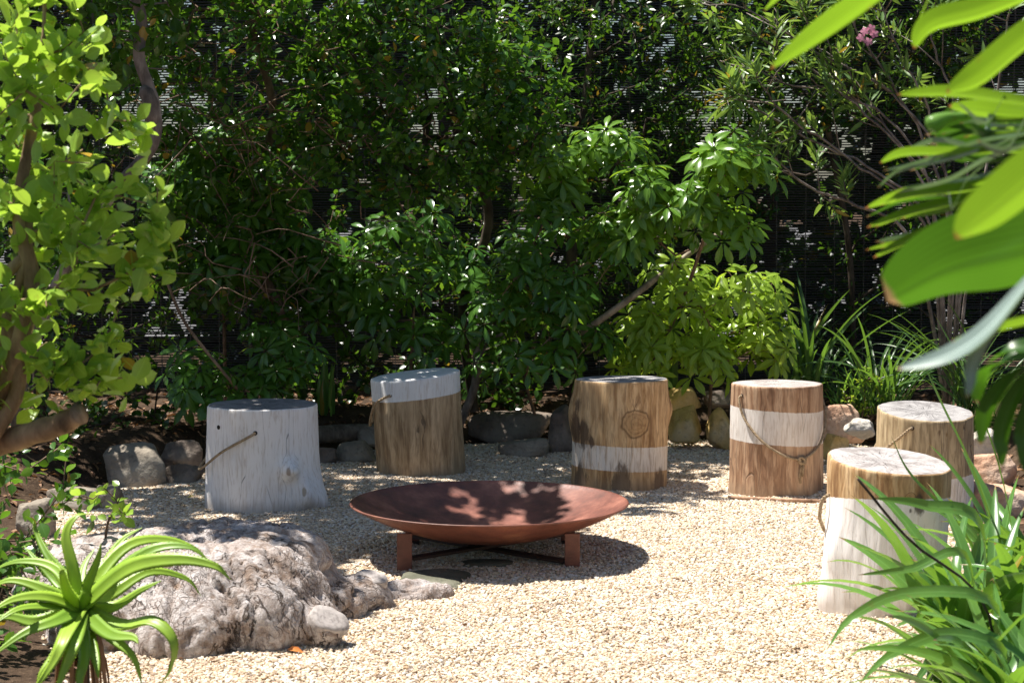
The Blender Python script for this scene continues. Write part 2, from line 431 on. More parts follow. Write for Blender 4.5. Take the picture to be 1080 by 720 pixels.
def mat_log(name, cw, bands=(), knots=(), stains_shading=(), slope=(0, 0), paint=0.9, pcol=(0.80, 0.77, 0.74), seed=0.0, crack=1.0):
    """weathered peeled log; bands = [(z0, z1)] painted white; slope tilts the band's edges; knots = [(x,y,z,r)]; stains = [(x,y,z,r,(rgb))]"""
    t = NT(name)
    p = t.co()
    sx = t.n('ShaderNodeSeparateXYZ'); t.put(sx.inputs[0], p)
    X, Y, Z = sx.outputs
    ps = t.scalev(p, (1, 1, 0.10), (seed, seed * 0.7, 0))
    warp = t.noise(t.scalev(p, (1, 1, 0.5)), 7, 3, out=1)
    pw = t.vmath('ADD', ps, t.vmath('MULTIPLY', warp, (0.05, 0.05, 0.0)))
    g1 = t.noise(pw, 28, 5, 0.6); g2 = t.noise(pw, 110, 4, 0.6); g0 = t.noise(t.scalev(p, (1, 1, 0.5), (seed, 0, 0)), 5, 4)
    d, m_, l = cw
    c = t.ramp(g1, [(0.34, d), (0.46, m_), (0.60, l)])
    c = t.mix(t.math('MULTIPLY', t.step(g2, 0.46, 0.62), 0.6), c, d)
    c = t.mix(t.math('MULTIPLY', t.step(g0, 0.42, 0.68), 0.5), c, l)
    h = t.math('ADD', g1, t.math('MULTIPLY', g2, 0.5))
    for (kx, ky, kz, kr) in knots:
        rel = t.vmath('SUBTRACT', p, (kx, ky, kz))
        dist = t.vmath('LENGTH', t.vmath('MULTIPLY', rel, (1, 0.6, 1.0)))
        dist = t.math('ADD', dist, t.math('MULTIPLY', t.math('SUBTRACT', t.noise(p, 11, 4), 0.5), kr * 0.9))
        rings = t.math('SINE', t.math('MULTIPLY', dist, 6.28 * 3.1 / kr))
        inside = t.math('SUBTRACT', 1.0, t.step(dist, kr * 0.8, kr * 1.05))
        kc = t.mix(t.step(rings, 0.0, 1.0), m_, tuple(x * 0.75 for x in m_))
        kc = t.mix(t.step(t.noise(p, 60, 4), 0.45, 0.75), kc, d)
        c = t.mix(t.math('MULTIPLY', inside, 0.8), c, kc)
        rim = t.math('MULTIPLY', t.step(dist, kr * 0.88, kr), t.math('SUBTRACT', 1.0, t.step(dist, kr, kr * 1.16)))
        c = t.mix(t.math('MULTIPLY', rim, 0.75), c, tuple(x * 0.55 for x in d))
    if bands:
        zz = t.math('ADD', Z, t.math('ADD', t.math('MULTIPLY', X, slope[0]), t.math('MULTIPLY', Y, slope[1])))
        zz = t.math('ADD', zz, t.math('MULTIPLY', t.math('SUBTRACT', t.noise(ps, 90, 3), 0.5), 0.006))
        pm = None
        for z0, z1 in bands:
            m = t.math('MULTIPLY', t.step(zz, z0 - 0.0015, z0 + 0.0015), t.math('SUBTRACT', 1.0, t.step(zz, z1 - 0.0015, z1 + 0.0015)))
            pm = m if pm is None else t.math('MAXIMUM', pm, m)
        wear = t.math('SUBTRACT', 1.0, t.math('MULTIPLY', t.step(t.math('ADD', t.math('MULTIPLY', g2, 0.6), t.math('MULTIPLY', g0, 0.5)), 0.47, 0.72), min(1.0, (1 - paint) * 2.2)))
        pv = t.mix(t.math('MULTIPLY', t.step(g0, 0.45, 0.7), 0.35), pcol, tuple(x * 0.74 for x in pcol))
        pv = t.mix(t.math('MULTIPLY', t.step(g2, 0.48, 0.72), 0.6), pv, tuple(x * y for x, y in zip(pcol, (0.74, 0.68, 0.62))))
        c = t.mix(t.math('MULTIPLY', pm, t.math('MULTIPLY', wear, 0.5 + paint * 0.5)), c, pv)
    # drying cracks
    v = t.voro(t.vmath('ADD', t.scalev(p, (1, 1, 0.055), (seed * 1.3, 0, 0)), t.vmath('MULTIPLY', warp, (0.02, 0.02, 0))), 17, 'DISTANCE_TO_EDGE')
    ck = t.math('MULTIPLY', t.math('SUBTRACT', 1.0, t.step(v.outputs[0], 0.0025, 0.009)), t.step(t.noise(t.scalev(p, (1, 1, 0.3), (0, seed, 0)), 9, 3), 0.44, 0.56))
    ck = t.math('MULTIPLY', ck, crack)
    c = t.mix(t.math('MULTIPLY', ck, 0.85), c, (0.06, 0.04, 0.03))
    for (x, y, z, r, col) in stains_shading:
        dd = t.vmath('LENGTH', t.vmath('MULTIPLY', t.vmath('SUBTRACT', p, (x, y, z)), (1.6, 1, 0.75)))
        dd = t.math('ADD', dd, t.math('MULTIPLY', t.math('SUBTRACT', t.noise(t.scalev(p, (1, 1, 0.3)), 38, 5, 0.7), 0.5), r * 1.5))
        c = t.mix(t.math('MULTIPLY', t.math('SUBTRACT', 1.0, t.step(dd, r * 0.45, r * 0.8)), 0.85), c, col)
    dirt = t.math('SUBTRACT', 1.0, t.step(t.math('ADD', Z, t.math('MULTIPLY', t.math('SUBTRACT', t.noise(ps, 30, 4), 0.5), 0.10)), 0.005, 0.07))
    c = t.mix(t.math('MULTIPLY', dirt, 0.5), c, (0.30, 0.22, 0.15))
    scuff = t.step(t.noise(t.scalev(p, (1, 1, 0.6), (seed, 3, 1)), 16, 6, 0.75), 0.60, 0.72)
    c = t.mix(t.math('MULTIPLY', scuff, 0.35), c, (0.30, 0.22, 0.15))
    h = t.math('SUBTRACT', h, t.math('MULTIPLY', ck, 1.6))
    return t.done(t.bsdf(c, 0.72, t.bump(h, 0.55, 0.004), spec=0.3))


def mat_top(name, dark, light, seed=0.0, pith=(0.0, 0.0)):
    t = NT(name)
    p = t.vmath('SUBTRACT', t.co(), (pith[0], pith[1], 0))
    pf = t.vmath('MULTIPLY', p, (1, 1, 0))
    dist = t.vmath('LENGTH', pf)
    dn = t.math('ADD', dist, t.math('MULTIPLY', t.noise(t.scalev(p, (1, 1, 0), (seed, 0, 0)), 6, 4), 0.05))
    rings = t.math('SINE', t.math('MULTIPLY', dn, 620))
    sx = t.n('ShaderNodeSeparateXYZ'); t.put(sx.inputs[0], pf)
    ang = t.math('ARCTAN2', sx.outputs[0], sx.outputs[1])
    cmb = t.n('ShaderNodeCombineXYZ'); t.put(cmb.inputs[0], t.math('SINE', ang)); t.put(cmb.inputs[1], t.math('COSINE', ang)); t.put(cmb.inputs[2], t.math('ADD', t.math('MULTIPLY', dist, 1.2), seed))
    rad = t.noise(cmb.outputs[0], 9, 5, 0.7)
    rad2 = t.noise(cmb.outputs[0], 3.2, 3, 0.6)
    c = t.mix(t.step(rings, -0.6, 1.0), light, tuple(x * 0.86 for x in light))
    c = t.mix(t.math('MULTIPLY', t.step(rad, 0.46, 0.64), 0.5), c, dark)
    c = t.mix(t.math('MULTIPLY', t.step(t.noise(p, 11, 6, 0.75), 0.44, 0.66), 0.75), c, dark)
    crk = t.math('MULTIPLY', t.math('SUBTRACT', 1.0, t.step(t.math('ABSOLUTE', t.math('SUBTRACT', rad2, 0.5)), 0.004, 0.014)), t.math('SUBTRACT', 1.0, t.step(dist, 0.09, 0.16)))
    c = t.mix(t.math('MULTIPLY', crk, 0.9), c, tuple(x * 0.25 for x in dark))
    h = t.math('ADD', t.math('MULTIPLY', rings, 0.08), t.math('SUBTRACT', rad, crk))
    return t.done(t.bsdf(c, 0.8, t.bump(h, 0.45, 0.004), spec=0.25))


# ------------------------------------------------------------------ leaves
def leaf_tmpl(L=1.0, W=0.5, rows=5, peak=0.5, tip=1.0, fold=0.12, curl=0.12, wav=0.0):
    """leaf lying along +y, normal +z"""
    V, A = [], []
    for i in range(rows):
        u = i / (rows - 1)
        e = math.log(0.5) / math.log(peak)
        w = math.sin(math.pi * (u ** e)) ** (0.75 if tip < 1 else 0.9)
        w = max(w, 0.03) if tip < 1 else max(w, 0.015)
        z = -curl * u * u + wav * math.sin(u * 9)
        for v in (-1, 0, 1):
            V.append((v * w * W / 2, u * L, z * L + (fold * w * W if v else 0)))
            A.append((u, v, 0))
    Q = []
    for i in range(rows - 1):
        for k in range(2):
            a = i * 3 + k
            Q.append((a, a + 1, a + 4, a + 3))
    return np.array(V), np.array(Q), np.array(A)


def merge(*parts):
    V, Q, A, n = [], [], [], 0
    for v, q, a in parts:
        V.append(v); Q.append(q + n); A.append(a); n += len(v)
    return np.vstack(V), np.vstack(Q), np.vstack(A)


def xf(t, M3, off=(0, 0, 0)):
    v, q, a = t
    return v @ np.asarray(M3).T + np.array(off), q, a


T_OVAL = leaf_tmpl(1, 0.66, 5, 0.56, 0.9, 0.10, 0.12)
T_OVAL_FINE = leaf_tmpl(1, 0.68, 7, 0.58, 0.9, 0.10, 0.16, 0.008)
T_ELL = leaf_tmpl(1, 0.42, 4, 0.5, 1.0, 0.12, 0.15)
T_LANCE = leaf_tmpl(1, 0.2, 5, 0.45, 1.0, 0.15, 0.10)
T_SLEAF = leaf_tmpl(1, 0.36, 5, 0.6, 0.9, 0.14, 0.30)
T_DRY = leaf_tmpl(1, 0.5, 4, 0.5, 1.0, 0.30, 0.35)


def palmate(n=8, seed=0):
    rs = random.Random(seed)
    parts = []
    for k in range(n):
        a = 2 * math.pi * k / n + rs.uniform(-0.12, 0.12)
        s = rs.uniform(0.85, 1.05)
        el = rs.uniform(-0.25, 0.30)
        Rm = Matrix.Rotation(a, 3, 'Z') @ Matrix.Rotation(el, 3, 'X')
        off = Rm @ Vector((0, 0.14, 0))
        parts.append(xf(T_SLEAF, np.array(Rm) * s, tuple(off)))
    return merge(*parts)
T_PALM = [palmate(8, 1), palmate(7, 2), palmate(8, 3)]


def place(mb, tmpl, pos, d, nrm, scale, rnd):
    """array copies of tmpl merged into mb"""
    pos, d, nrm = np.asarray(pos), nrmz(np.asarray(d)), np.asarray(nrm)
    x = nrmz(np.cross(d, nrm)); z = np.cross(x, d)
    Rm = np.stack([x, d, z], axis=-1) * np.asarray(scale)[:, None, None]
    V, Q, A = tmpl
    VV = np.einsum('nij,kj->nki', Rm, V) + pos[:, None, :]
    N, K = len(pos), len(V)
    QQ = Q[None] + (np.arange(N) * K)[:, None, None]
    AA = np.repeat(A[None], N, 0).copy(); AA[:, :, 2] = np.asarray(rnd)[:, None]
    mb.add(VV.reshape(-1, 3), QQ.reshape(-1, 4), None, AA.reshape(-1, 3))


def grow(trunk, targets, rng, wig=0.03, step=0.12, tipr=0.0022, power=2.4, rbase=None, lift=0.25):
    """branches from a trunk polyline to every target; returns tubes MB and the direction of the last twig"""
    nodes = [np.array(p, float) for p in trunk]
    par = [-1] + list(range(len(trunk) - 1))
    dep = list(range(len(trunk)))
    targets = sorted([np.array(t, float) for t in targets], key=lambda q: min(np.linalg.norm(q - n) for n in nodes[:len(trunk)]))
    ends, dirs = [], []
    for q in targets:
        N = np.array(nodes)
        dd = np.linalg.norm(N - q, axis=1) + 0.35 * np.maximum(0, N[:, 2] - q[2])
        j = int(np.argmin(dd))
        a = nodes[j]; L = np.linalg.norm(q - a)
        k = max(1, int(L / step))
        prev = j
        side = rng.normal(size=3) * wig * L * 2
        for i in range(1, k + 1):
            f = i / k
            p = a + (q - a) * f + side * math.sin(math.pi * f) + np.array([0, 0, -lift * L * 0.3 * math.sin(math.pi * f)])
            if i < k: p = p + rng.normal(size=3) * wig * 0.25
            nodes.append(p); par.append(prev); prev = len(nodes) - 1
        ends.append(q); dirs.append(q - nodes[par[prev]])
    n = len(nodes)
    acc = np.zeros(n); kids = [[] for _ in range(n)]
    for i in range(n):
        if par[i] >= 0: kids[par[i]].append(i)
    for i in range(n - 1, -1, -1):
        pass
    order = sorted(range(n), key=lambda i: -i)
    rad = np.zeros(n)
    for i in order:
        rad[i] = tipr if not kids[i] else (sum(rad[k] ** power for k in kids[i])) ** (1 / power)
        rad[i] = max(rad[i], tipr)
    if rbase:
        s = rbase / rad[0]
        w = np.clip((rad - tipr) / max(rad[0] - tipr, 1e-6), 0, 1)
        rad = rad * (1 + (s - 1) * w)
    mb = MB()
    starts = [0]
    seen = set()
    stack = [(0, None)]
    while stack:
        i, pr = stack.pop()
        chain = ([pr] if pr is not None else []) + [i]
        rr = ([min(rad[i] * 1.15, rad[pr])] if pr is not None else []) + [rad[i]]
        while kids[i]:
            ks = sorted(kids[i], key=lambda k: -rad[k])
            for k in ks[1:]: stack.append((k, i))
            i = ks[0]; chain.append(i); rr.append(rad[i])
        if len(chain) > 1:
            r0 = max(rr)
            tube(mb, [nodes[c] for c in chain], rr, 10 if r0 > 0.02 else (6 if r0 > 0.006 else 4), cap=False)
    return mb, np.array(ends), nrmz(np.array(dirs))


def blob_pts(rng, c, r, n, shell=0.5):
    d = nrmz(rng.normal(size=(n, 3)))
    rad = rng.uniform(shell ** 3, 1, n) ** (1 / 3)
    return np.array(c) + d * rad[:, None] * np.array(r)


def sprigs(mb, rng, ends, dirs, tmpl, size, per=9, length=0.14, droop=0.1, up=0.7, spread=0.9, skipz=None):
    """alternating leaves round the end of each twig, with a short twig"""
    n = len(ends)
    tot = n * per
    e = np.repeat(ends, per, 0); d = nrmz(np.repeat(dirs, per, 0) + np.array([0, 0, 0.25]))
    k = np.tile(np.arange(per), n)
    f = (k / max(per - 1, 1))
    pos = e - d * (length * (1 - f))[:, None] * 0.9 + rng.normal(size=(tot, 3)) * length * 0.06
    ang = k * 2.4 + np.repeat(rng.uniform(0, 6.28, n), per)
    ref = nrmz(np.cross(d, np.array([0.13, 0.31, 0.94])))
    ref2 = np.cross(d, ref)
    out = np.cos(ang)[:, None] * ref + np.sin(ang)[:, None] * ref2
    ld = nrmz(d * (0.45 + 0.6 * f[:, None]) + out * spread + np.array([0, 0, -droop]) + rng.normal(size=(tot, 3)) * 0.18)
    nr = nrmz(np.array([0, 0, up]) + d * 0.3 + rng.normal(size=(tot, 3)) * 0.45)
    s = size * rng.uniform(0.6, 1.15, tot)
    place(mb, tmpl, pos, ld, nr, s, rng.uniform(0, 1, tot))


def tree(name, label, cat, trunk, rbase, blobs, leafmat, barkmat, tmpl, size, per=9, length=0.14, seed=1, group=None,
         bare=0, wig=0.035, tipr=0.0022, droop=0.1, spread=0.9, foliage='leaves', woody='branches', clear=None, step=0.12):
    """blobs: (centre, radii, number of twigs)"""
    rng = np.random.default_rng(seed)
    o = thing(name, label, cat, tuple(trunk[0]), 0, group)
    base = np.array(trunk[0], float)
    tg = np.vstack([blob_pts(rng, c, r, n) for c, r, n in blobs])
    if clear is not None:
        keep = np.array([clear(q) for q in tg]); tg = tg[keep]
    tr = catmull([np.array(p, float) for p in trunk], max(8, 5 * len(trunk)))
    mb, ends, dirs = grow(tr - base, tg - base, rng, wig, step, tipr, rbase=rbase)
    mb.build(woody, barkmat, o, attr=False)
    lm = MB()
    idx = np.arange(len(ends))
    if bare:
        keep = rng.uniform(size=len(ends)) > bare
        ends, dirs = ends[keep], dirs[keep]
    sprigs(lm, rng, ends, dirs, tmpl, size, per, length, droop, spread=spread)
    lm.build(foliage, leafmat, o)
    return o


def umbrella_plant(label, base, blobs, leafmat, size=0.095, seed=1, lean=(0, 0), nstem=1, per=6, extra=None):
    rng = np.random.default_rng(seed)
    o = thing('umbrella_plant', label, 'shrub', tuple(base), 0, 'umbrella plants along the screen')
    b = np.array(base, float)
    tg = np.vstack([blob_pts(rng, c, r, n, 0.6) for c, r, n in blobs])
    c0 = np.array(blobs[0][0], float)
    mid = b + (c0 - b) * 0.45 + np.array([lean[0], lean[1], 0])
    tr = catmull([b, mid, b + (c0 - b) * 0.9], 10)
    mb, ends, dirs = grow(tr - b, tg - b, rng, 0.05, 0.1, 0.0032, rbase=0.010, lift=0.6)
    lm, pm = MB(), mb
    P, D, N, S, RR = [], [], [], [], []
    for e, d in zip(ends, dirs):
        d = nrmz(d + np.array([0, 0, 0.8]))
        ref = nrmz(np.cross(d, np.array([0.3, 0.2, 0.9]))); ref2 = np.cross(d, ref)
        a0 = rng.uniform(0, 6.28); r0 = rng.uniform()
        for k in range(per):
            a = a0 + k * 2.4
            out = math.cos(a) * ref + math.sin(a) * ref2
            pd = nrmz(d * rng.uniform(0.3, 1.0) + out * 0.9)
            pl = rng.uniform(0.07, 0.13) * size / 0.095
            st = e - d * 0.015 * k
            tip = st + pd * pl
            tube(pm, [st, st + pd * pl * 0.5 + np.array([0, 0, 0.006]), tip], 0.0016, 3, cap=False)
            nr = nrmz(pd * 0.65 + np.array([0, -0.45, 0.7]) + rng.normal(size=3) * 0.22)
            dd = np.cross(nr, rng.normal(size=3))
            P.append(tip); D.append(dd); N.append(nr); S.append(size * rng.uniform(0.7, 1.1)); RR.append(np.clip(r0 * 0.6 + rng.uniform(0, 0.4), 0, 1))
    pm.build('branches', M['bark_brown'], o, attr=False)
    P, D, N, S, RR = map(np.array, (P, D, N, S, RR))
    for k, tm in enumerate(T_PALM):
        s = slice(k, None, 3)
        place(lm, tm, P[s], D[s], N[s], S[s], RR[s])
    lm.build('leaves', leafmat, o)
    return o


def ribbon(mb, pts, widths, side=None, vfold=0.25, rnd=0.5, ncol=3, twist=0.0, nseg=None):
    """strap leaf along pts; widths per point; side = rough sideways direction"""
    pts = np.asarray(pts, float); n = len(pts)
    tan = nrmz(np.gradient(pts, axis=0))
    if side is None:
        hd = pts[-1] - pts[0]; side = np.cross(hd, [0, 0, 1.0])
    sd = np.asarray(side, float)
    V, A = [], []
    vs = np.linspace(-1, 1, ncol)
    for i in range(n):
        s = sd - tan[i] * np.dot(sd, tan[i]); s = s / max(np.linalg.norm(s), 1e-6)
        nn = np.cross(s, tan[i])
        if twist:
            a = twist * i / (n - 1); s, nn = s * math.cos(a) + nn * math.sin(a), nn * math.cos(a) - s * math.sin(a)
        if nn[2] < 0 and not twist: nn = -nn
        for v in vs:
            V.append(pts[i] + s * v * widths[i] / 2 + nn * abs(v) * widths[i] * vfold)
            A.append((i / (n - 1), v, rnd))
    Q = []
    for i in range(n - 1):
        for k in range(ncol - 1):
            a = i * ncol + k
            Q.append((a, a + 1, a + ncol + 1, a + ncol))
    mb.add(V, Q, None, A)


def strap_w(n, w, base=0.6, peak=0.35, tipexp=0.75):
    u = np.linspace(0, 1, n)
    a = np.where(u < peak, base + (1 - base) * np.sin(u / peak * math.pi / 2), np.cos((u - peak) / (1 - peak) * math.pi / 2) ** tipexp)
    return np.maximum(a * w, 0.0008)


def strap_plant(name, label, cat, base, n, Lr, w, mat, seed, up=(0.6, 1.3), droop=(0.6, 1.4), bias=(0, 0), spreadr=0.05, group=None, az=None, explicit=(), stems=()):
    rng = np.random.default_rng(seed)
    o = thing(name, label, cat, tuple(base), 0, group)
    b = np.array(base, float)
    mb = MB()
    for k in range(n):
        a = rng.uniform(0, 2 * math.pi) if az is None else rng.uniform(*az)
        L = rng.uniform(*Lr)
        d = np.array([math.cos(a) + bias[0], math.sin(a) + bias[1], 0]); d /= max(1.0, np.linalg.norm(d))
        u0, dr = rng.uniform(*up), rng.uniform(*droop)
        N = 14
        s = np.linspace(0, 1, N)
        el = np.arctan(u0) * 1.0 + 0.35 - s * dr * 1.6
        dp = np.stack([np.cos(el) * d[0], np.cos(el) * d[1], np.sin(el)], -1) * L / (N - 1)
        p = np.cumsum(np.vstack([[0, 0, 0], dp[:-1]]), 0) + np.array([rng.normal() * spreadr, rng.normal() * spreadr, 0])
        p[:, 2] = np.where(p[:, 2] < 0.01, 0.01 + rng.uniform(0, 0.004), p[:, 2])
        ribbon(mb, p, strap_w(N, w * rng.uniform(0.7, 1.15)), np.cross(d, [0, 0, 1.0]) + np.array([0, 0, rng.normal() * 0.7]), 0.18, rng.uniform(), twist=0)
    for e in explicit:
        pts, ww = e[0], e[1]
        p = catmull([np.array(q, float) - b for q in pts], 18)
        ribbon(mb, p, strap_w(18, ww), e[2] if len(e) > 2 else (0.1, 0.55, 0.8), 0.16, rng.uniform())
    mb.build('leaves', mat, o)
    for st in stems:
        sm = MB(); tube(sm, catmull([np.array(q, float) - b for q in st[0]], 14), st[1], 6)
        sm.build('flower_stalk', st[2], o, attr=False)
    return o

# ================================================================== SETTING
POLY = np.array([(-1.12, 3.6), (-1.16, 5.0), (-1.50, 6.1), (-1.92, 7.5), (-1.75, 8.25), (-1.40, 8.85), (-0.95, 9.45), (0.0, 9.85), (0.9, 9.90),
                 (1.75, 9.85), (2.15, 9.2), (2.1, 8.2), (1.85, 7.2), (1.55, 6.2), (1.25, 5.2), (1.15, 3.6)])


def sdist(P):
    """signed distance to the gravel's edge, positive outside"""
    P = np.asarray(P, float)
    a = POLY; b = np.roll(POLY, -1, 0)
    best = np.full(len(P), 1e9); inside = np.zeros(len(P), bool)
    for p, q in zip(a, b):
        ab = q - p; t = np.clip(((P - p) @ ab) / (ab @ ab), 0, 1)
        best = np.minimum(best, np.linalg.norm(P - (p + t[:, None] * ab), axis=1))
        cr = ((p[1] > P[:, 1]) != (q[1] > P[:, 1]))
        with np.errstate(divide='ignore', invalid='ignore'):
            xx = (q[0] - p[0]) * (P[:, 1] - p[1]) / (q[1] - p[1] + 1e-12) + p[0]
        inside ^= cr & (P[:, 0] < xx)
    return np.where(inside, -best, best)


def und(x, y):
    return 0.008 * np.sin(x * 2.3 + 1) * np.cos(y * 1.9) + 0.004 * np.sin(x * 7 + y * 5.1) + 0.004 * np.cos(x * 11.3 - y * 9) * np.sin(x * 3 + y * 4) + 0.0025 * np.sin(x * 23 + 3 * np.sin(y * 9))


def ground_z(x, y):
    x, y = np.atleast_1d(np.asarray(x, float)), np.atleast_1d(np.asarray(y, float))
    d = sdist(np.stack([x, y], -1))
    s = np.clip((d - 0.08) / 0.38, 0, 1); s = s * s * (3 - 2 * s)
    back = np.clip((y - 7.0) / 1.5, 0, 1)
    h = s * (0.05 + 0.12 * back)
    h = h + np.clip(d, 0, 1) * 0.02 * np.sin(x * 9 + y * 6)
    return h + und(x, y) - 0.022 * np.clip(-d / 0.05, 0, 1)


def build_ground():
    def axis(lo, hi, st):
        core = list(np.arange(lo, hi + st / 2, st)); out = core[:]
        k = st; a = hi
        while a < 300: k *= 1.6; a += k; out.append(a)
        k = st; a = lo
        while a > -300: k *= 1.6; a -= k; out.insert(0, a)
        return np.array(out)
    xs, ys = axis(-3.6, 3.6, 0.05), axis(3.0, 12.0, 0.05)
    X, Y = np.meshgrid(xs, ys)
    Z = ground_z(X.ravel(), Y.ravel())
    V = np.stack([X.ravel(), Y.ravel(), Z], -1)
    nx, ny = len(xs), len(ys)
    i, j = np.meshgrid(np.arange(ny - 1), np.arange(nx - 1), indexing='ij')
    a = (i * nx + j).ravel()
    Q = np.stack([a, a + 1, a + nx + 1, a + nx], -1)
    tag(mesh_np('ground', V, [Q], M['soil']), 'dark brown garden soil under the shrubs', 'ground', kind='structure')
    xs, ys = np.arange(-2.1, 2.4, 0.04), np.arange(3.4, 10.1, 0.04)
    X, Y = np.meshgrid(xs, ys); nx, ny = len(xs), len(ys)
    P = np.stack([X.ravel(), Y.ravel()], -1)
    d = sdist(P) + 0.03 * np.sin(P[:, 0] * 13) * np.cos(P[:, 1] * 11)
    z = und(P[:, 0], P[:, 1]) + 0.002
    i, j = np.meshgrid(np.arange(ny - 1), np.arange(nx - 1), indexing='ij')
    a = (i * nx + j).ravel()
    Q = np.stack([a, a + 1, a + nx + 1, a + nx], -1)
    Q = Q[(d[Q] < 0.03).all(1)]
    used, inv = np.unique(Q, return_inverse=True)
    V = np.stack([P[:, 0], P[:, 1], z], -1)[used]
    tag(mesh_np('gravel_path', V, [inv.reshape(Q.shape)], M['gravel']), 'cream gravel surface', 'gravel', kind='structure')
build_ground()

def build_added_ground():  # invented sheet, greys the bright patches seen between the reeds
    xs, ys = np.linspace(-30, 30, 13), np.linspace(13.4, 60, 13)
    X, Y = np.meshgrid(xs, ys); V = np.stack([X.ravel(), Y.ravel(), np.full(X.size, 0.30)], -1)
    i, j = np.meshgrid(np.arange(12), np.arange(12), indexing='ij'); a = (i * 13 + j).ravel()
    t = NT('grey ground sheet'); n = t.noise(t.co(), 3, 5)
    tag(mesh_np('added_ground', V, [np.stack([a, a + 1, a + 14, a + 13], -1)], t.done(t.bsdf(t.ramp(n, [(0.3, (0.08, 0.08, 0.08)), (0.7, (0.15, 0.15, 0.155))]), 0.9))), 'added grey ground sheet beyond the screen', 'ground', kind='structure')
build_added_ground()


def build_pebbles():
    rng = np.random.default_rng(5)
    st = 0.0098
    xs, ys = np.arange(-2.0, 2.3, st), np.arange(4.3, 9.95, st)
    X, Y = np.meshgrid(xs, ys)
    P = np.stack([X.ravel(), Y.ravel()], -1) + rng.uniform(-0.5, 0.5, (X.size, 2)) * st * 1.2
    half = 0.30 * P[:, 1] + 0.25
    P = P[np.abs(P[:, 0]) < half]
    d = sdist(P) + 0.03 * np.sin(P[:, 0] * 13) * np.cos(P[:, 1] * 11)
    P = P[d < 0.05 * rng.uniform(-0.5, 1, len(P))]
    z = und(P[:, 0], P[:, 1]) + 0.003 + np.abs(rng.normal(size=len(P))) * 0.0018
    me = bpy.data.meshes.new('gravel')
    me.vertices.add(len(P)); me.vertices.foreach_set('co', np.column_stack([P, z]).astype(np.float32).ravel())
    me.update()
    o = link(bpy.data.objects.new('gravel', me))
    tag(o, 'loose cream and tan pebbles covering the ground round the fire bowl', 'gravel', kind='stuff')
    g = bpy.data.node_groups.new('pebbles', 'GeometryNodeTree')
    g.interface.new_socket('Geometry', in_out='INPUT', socket_type='NodeSocketGeometry')
    g.interface.new_socket('Geometry', in_out='OUTPUT', socket_type='NodeSocketGeometry')
    N = g.nodes; L = g.links
    gi, go = N.new('NodeGroupInput'), N.new('NodeGroupOutput')
    ico = N.new('GeometryNodeMeshIcoSphere'); ico.inputs['Radius'].default_value = 0.0062; ico.inputs['Subdivisions'].default_value = 2
    sp = N.new('GeometryNodeSetPosition')
    nz = N.new('ShaderNodeTexNoise'); nz.inputs['Scale'].default_value = 130
    vm = N.new('ShaderNodeVectorMath'); vm.operation = 'SUBTRACT'; vm.inputs[1].default_value = (0.5, 0.5, 0.5)
    vs = N.new('ShaderNodeVectorMath'); vs.operation = 'SCALE'; vs.inputs['Scale'].default_value = 0.008
    L.new(nz.outputs['Color'], vm.inputs[0]); L.new(vm.outputs[0], vs.inputs[0])
    L.new(ico.outputs[0], sp.inputs[0]); L.new(vs.outputs[0], sp.inputs['Offset'])
    sm = N.new('GeometryNodeSetMaterial'); sm.inputs['Material'].default_value = M['pebble']; L.new(sp.outputs[0], sm.inputs[0])
    iop = N.new('GeometryNodeInstanceOnPoints'); L.new(gi.outputs[0], iop.inputs['Points']); L.new(sm.outputs[0], iop.inputs['Instance'])
    r1 = N.new('FunctionNodeRandomValue'); r1.data_type = 'FLOAT_VECTOR'
    r1.inputs[0].default_value = (0, 0, 0); r1.inputs[1].default_value = (0.7, 0.7, 6.28)
    r2 = N.new('FunctionNodeRandomValue'); r2.data_type = 'FLOAT_VECTOR'
    r2.inputs[0].default_value = (0.45, 0.4, 0.35); r2.inputs[1].default_value = (1.65, 1.2, 0.95)
    L.new(r1.outputs[0], iop.inputs['Rotation']); L.new(r2.outputs[0], iop.inputs['Scale'])
    L.new(iop.outputs[0], go.inputs[0])
    md = o.modifiers.new('pebbles', 'NODES'); md.node_group = g
    me.materials.append(M['pebble'])
build_pebbles()

# ------------------------------------------------------------------ reed screen
def build_screen():
    o = thing('reed_screen', 'tall dark slatted reed screen behind the shrubs', 'screen', (0, 11.0, 0))
    rng = np.random.default_rng(3)
    mb = MB()
    z = 0.06
    while z < 2.62:
        xs = np.linspace(-5.2, 5.2, 27)
        wob = np.cumsum(rng.normal(size=27)) * 0.0005
        pts = np.stack([xs, rng.normal(size=27) * 0.001, z + wob - wob.mean()], -1)
        tube(mb, pts, 0.0046 + 0.0008 * rng.uniform(), 6)
        z += 0.0148
    mb.build('reed_mat', M['reed'], o, attr=False)
    cb = MB()
    for x in np.arange(-5.1, 5.15, 0.085 * 2):
        for y in (-0.0062, 0.0062):
            tube(cb, [(x + rng.normal() * 0.002, y, zz) for zz in np.linspace(0.04, 2.63, 12)], 0.0016, 4)
    c = cb.build('binding_cords', M['cord'], o, attr=False)
    for x in (-4.2, -2.3, -0.4, 1.5, 3.4, 5.0):
        pb = MB(); tube(pb, [(x, 0.055, -0.1), (x + 0.01, 0.055, 1.3), (x, 0.055, 2.7)], 0.035, 12)
        pb.build('post', M['post'], o, attr=False)
build_screen()


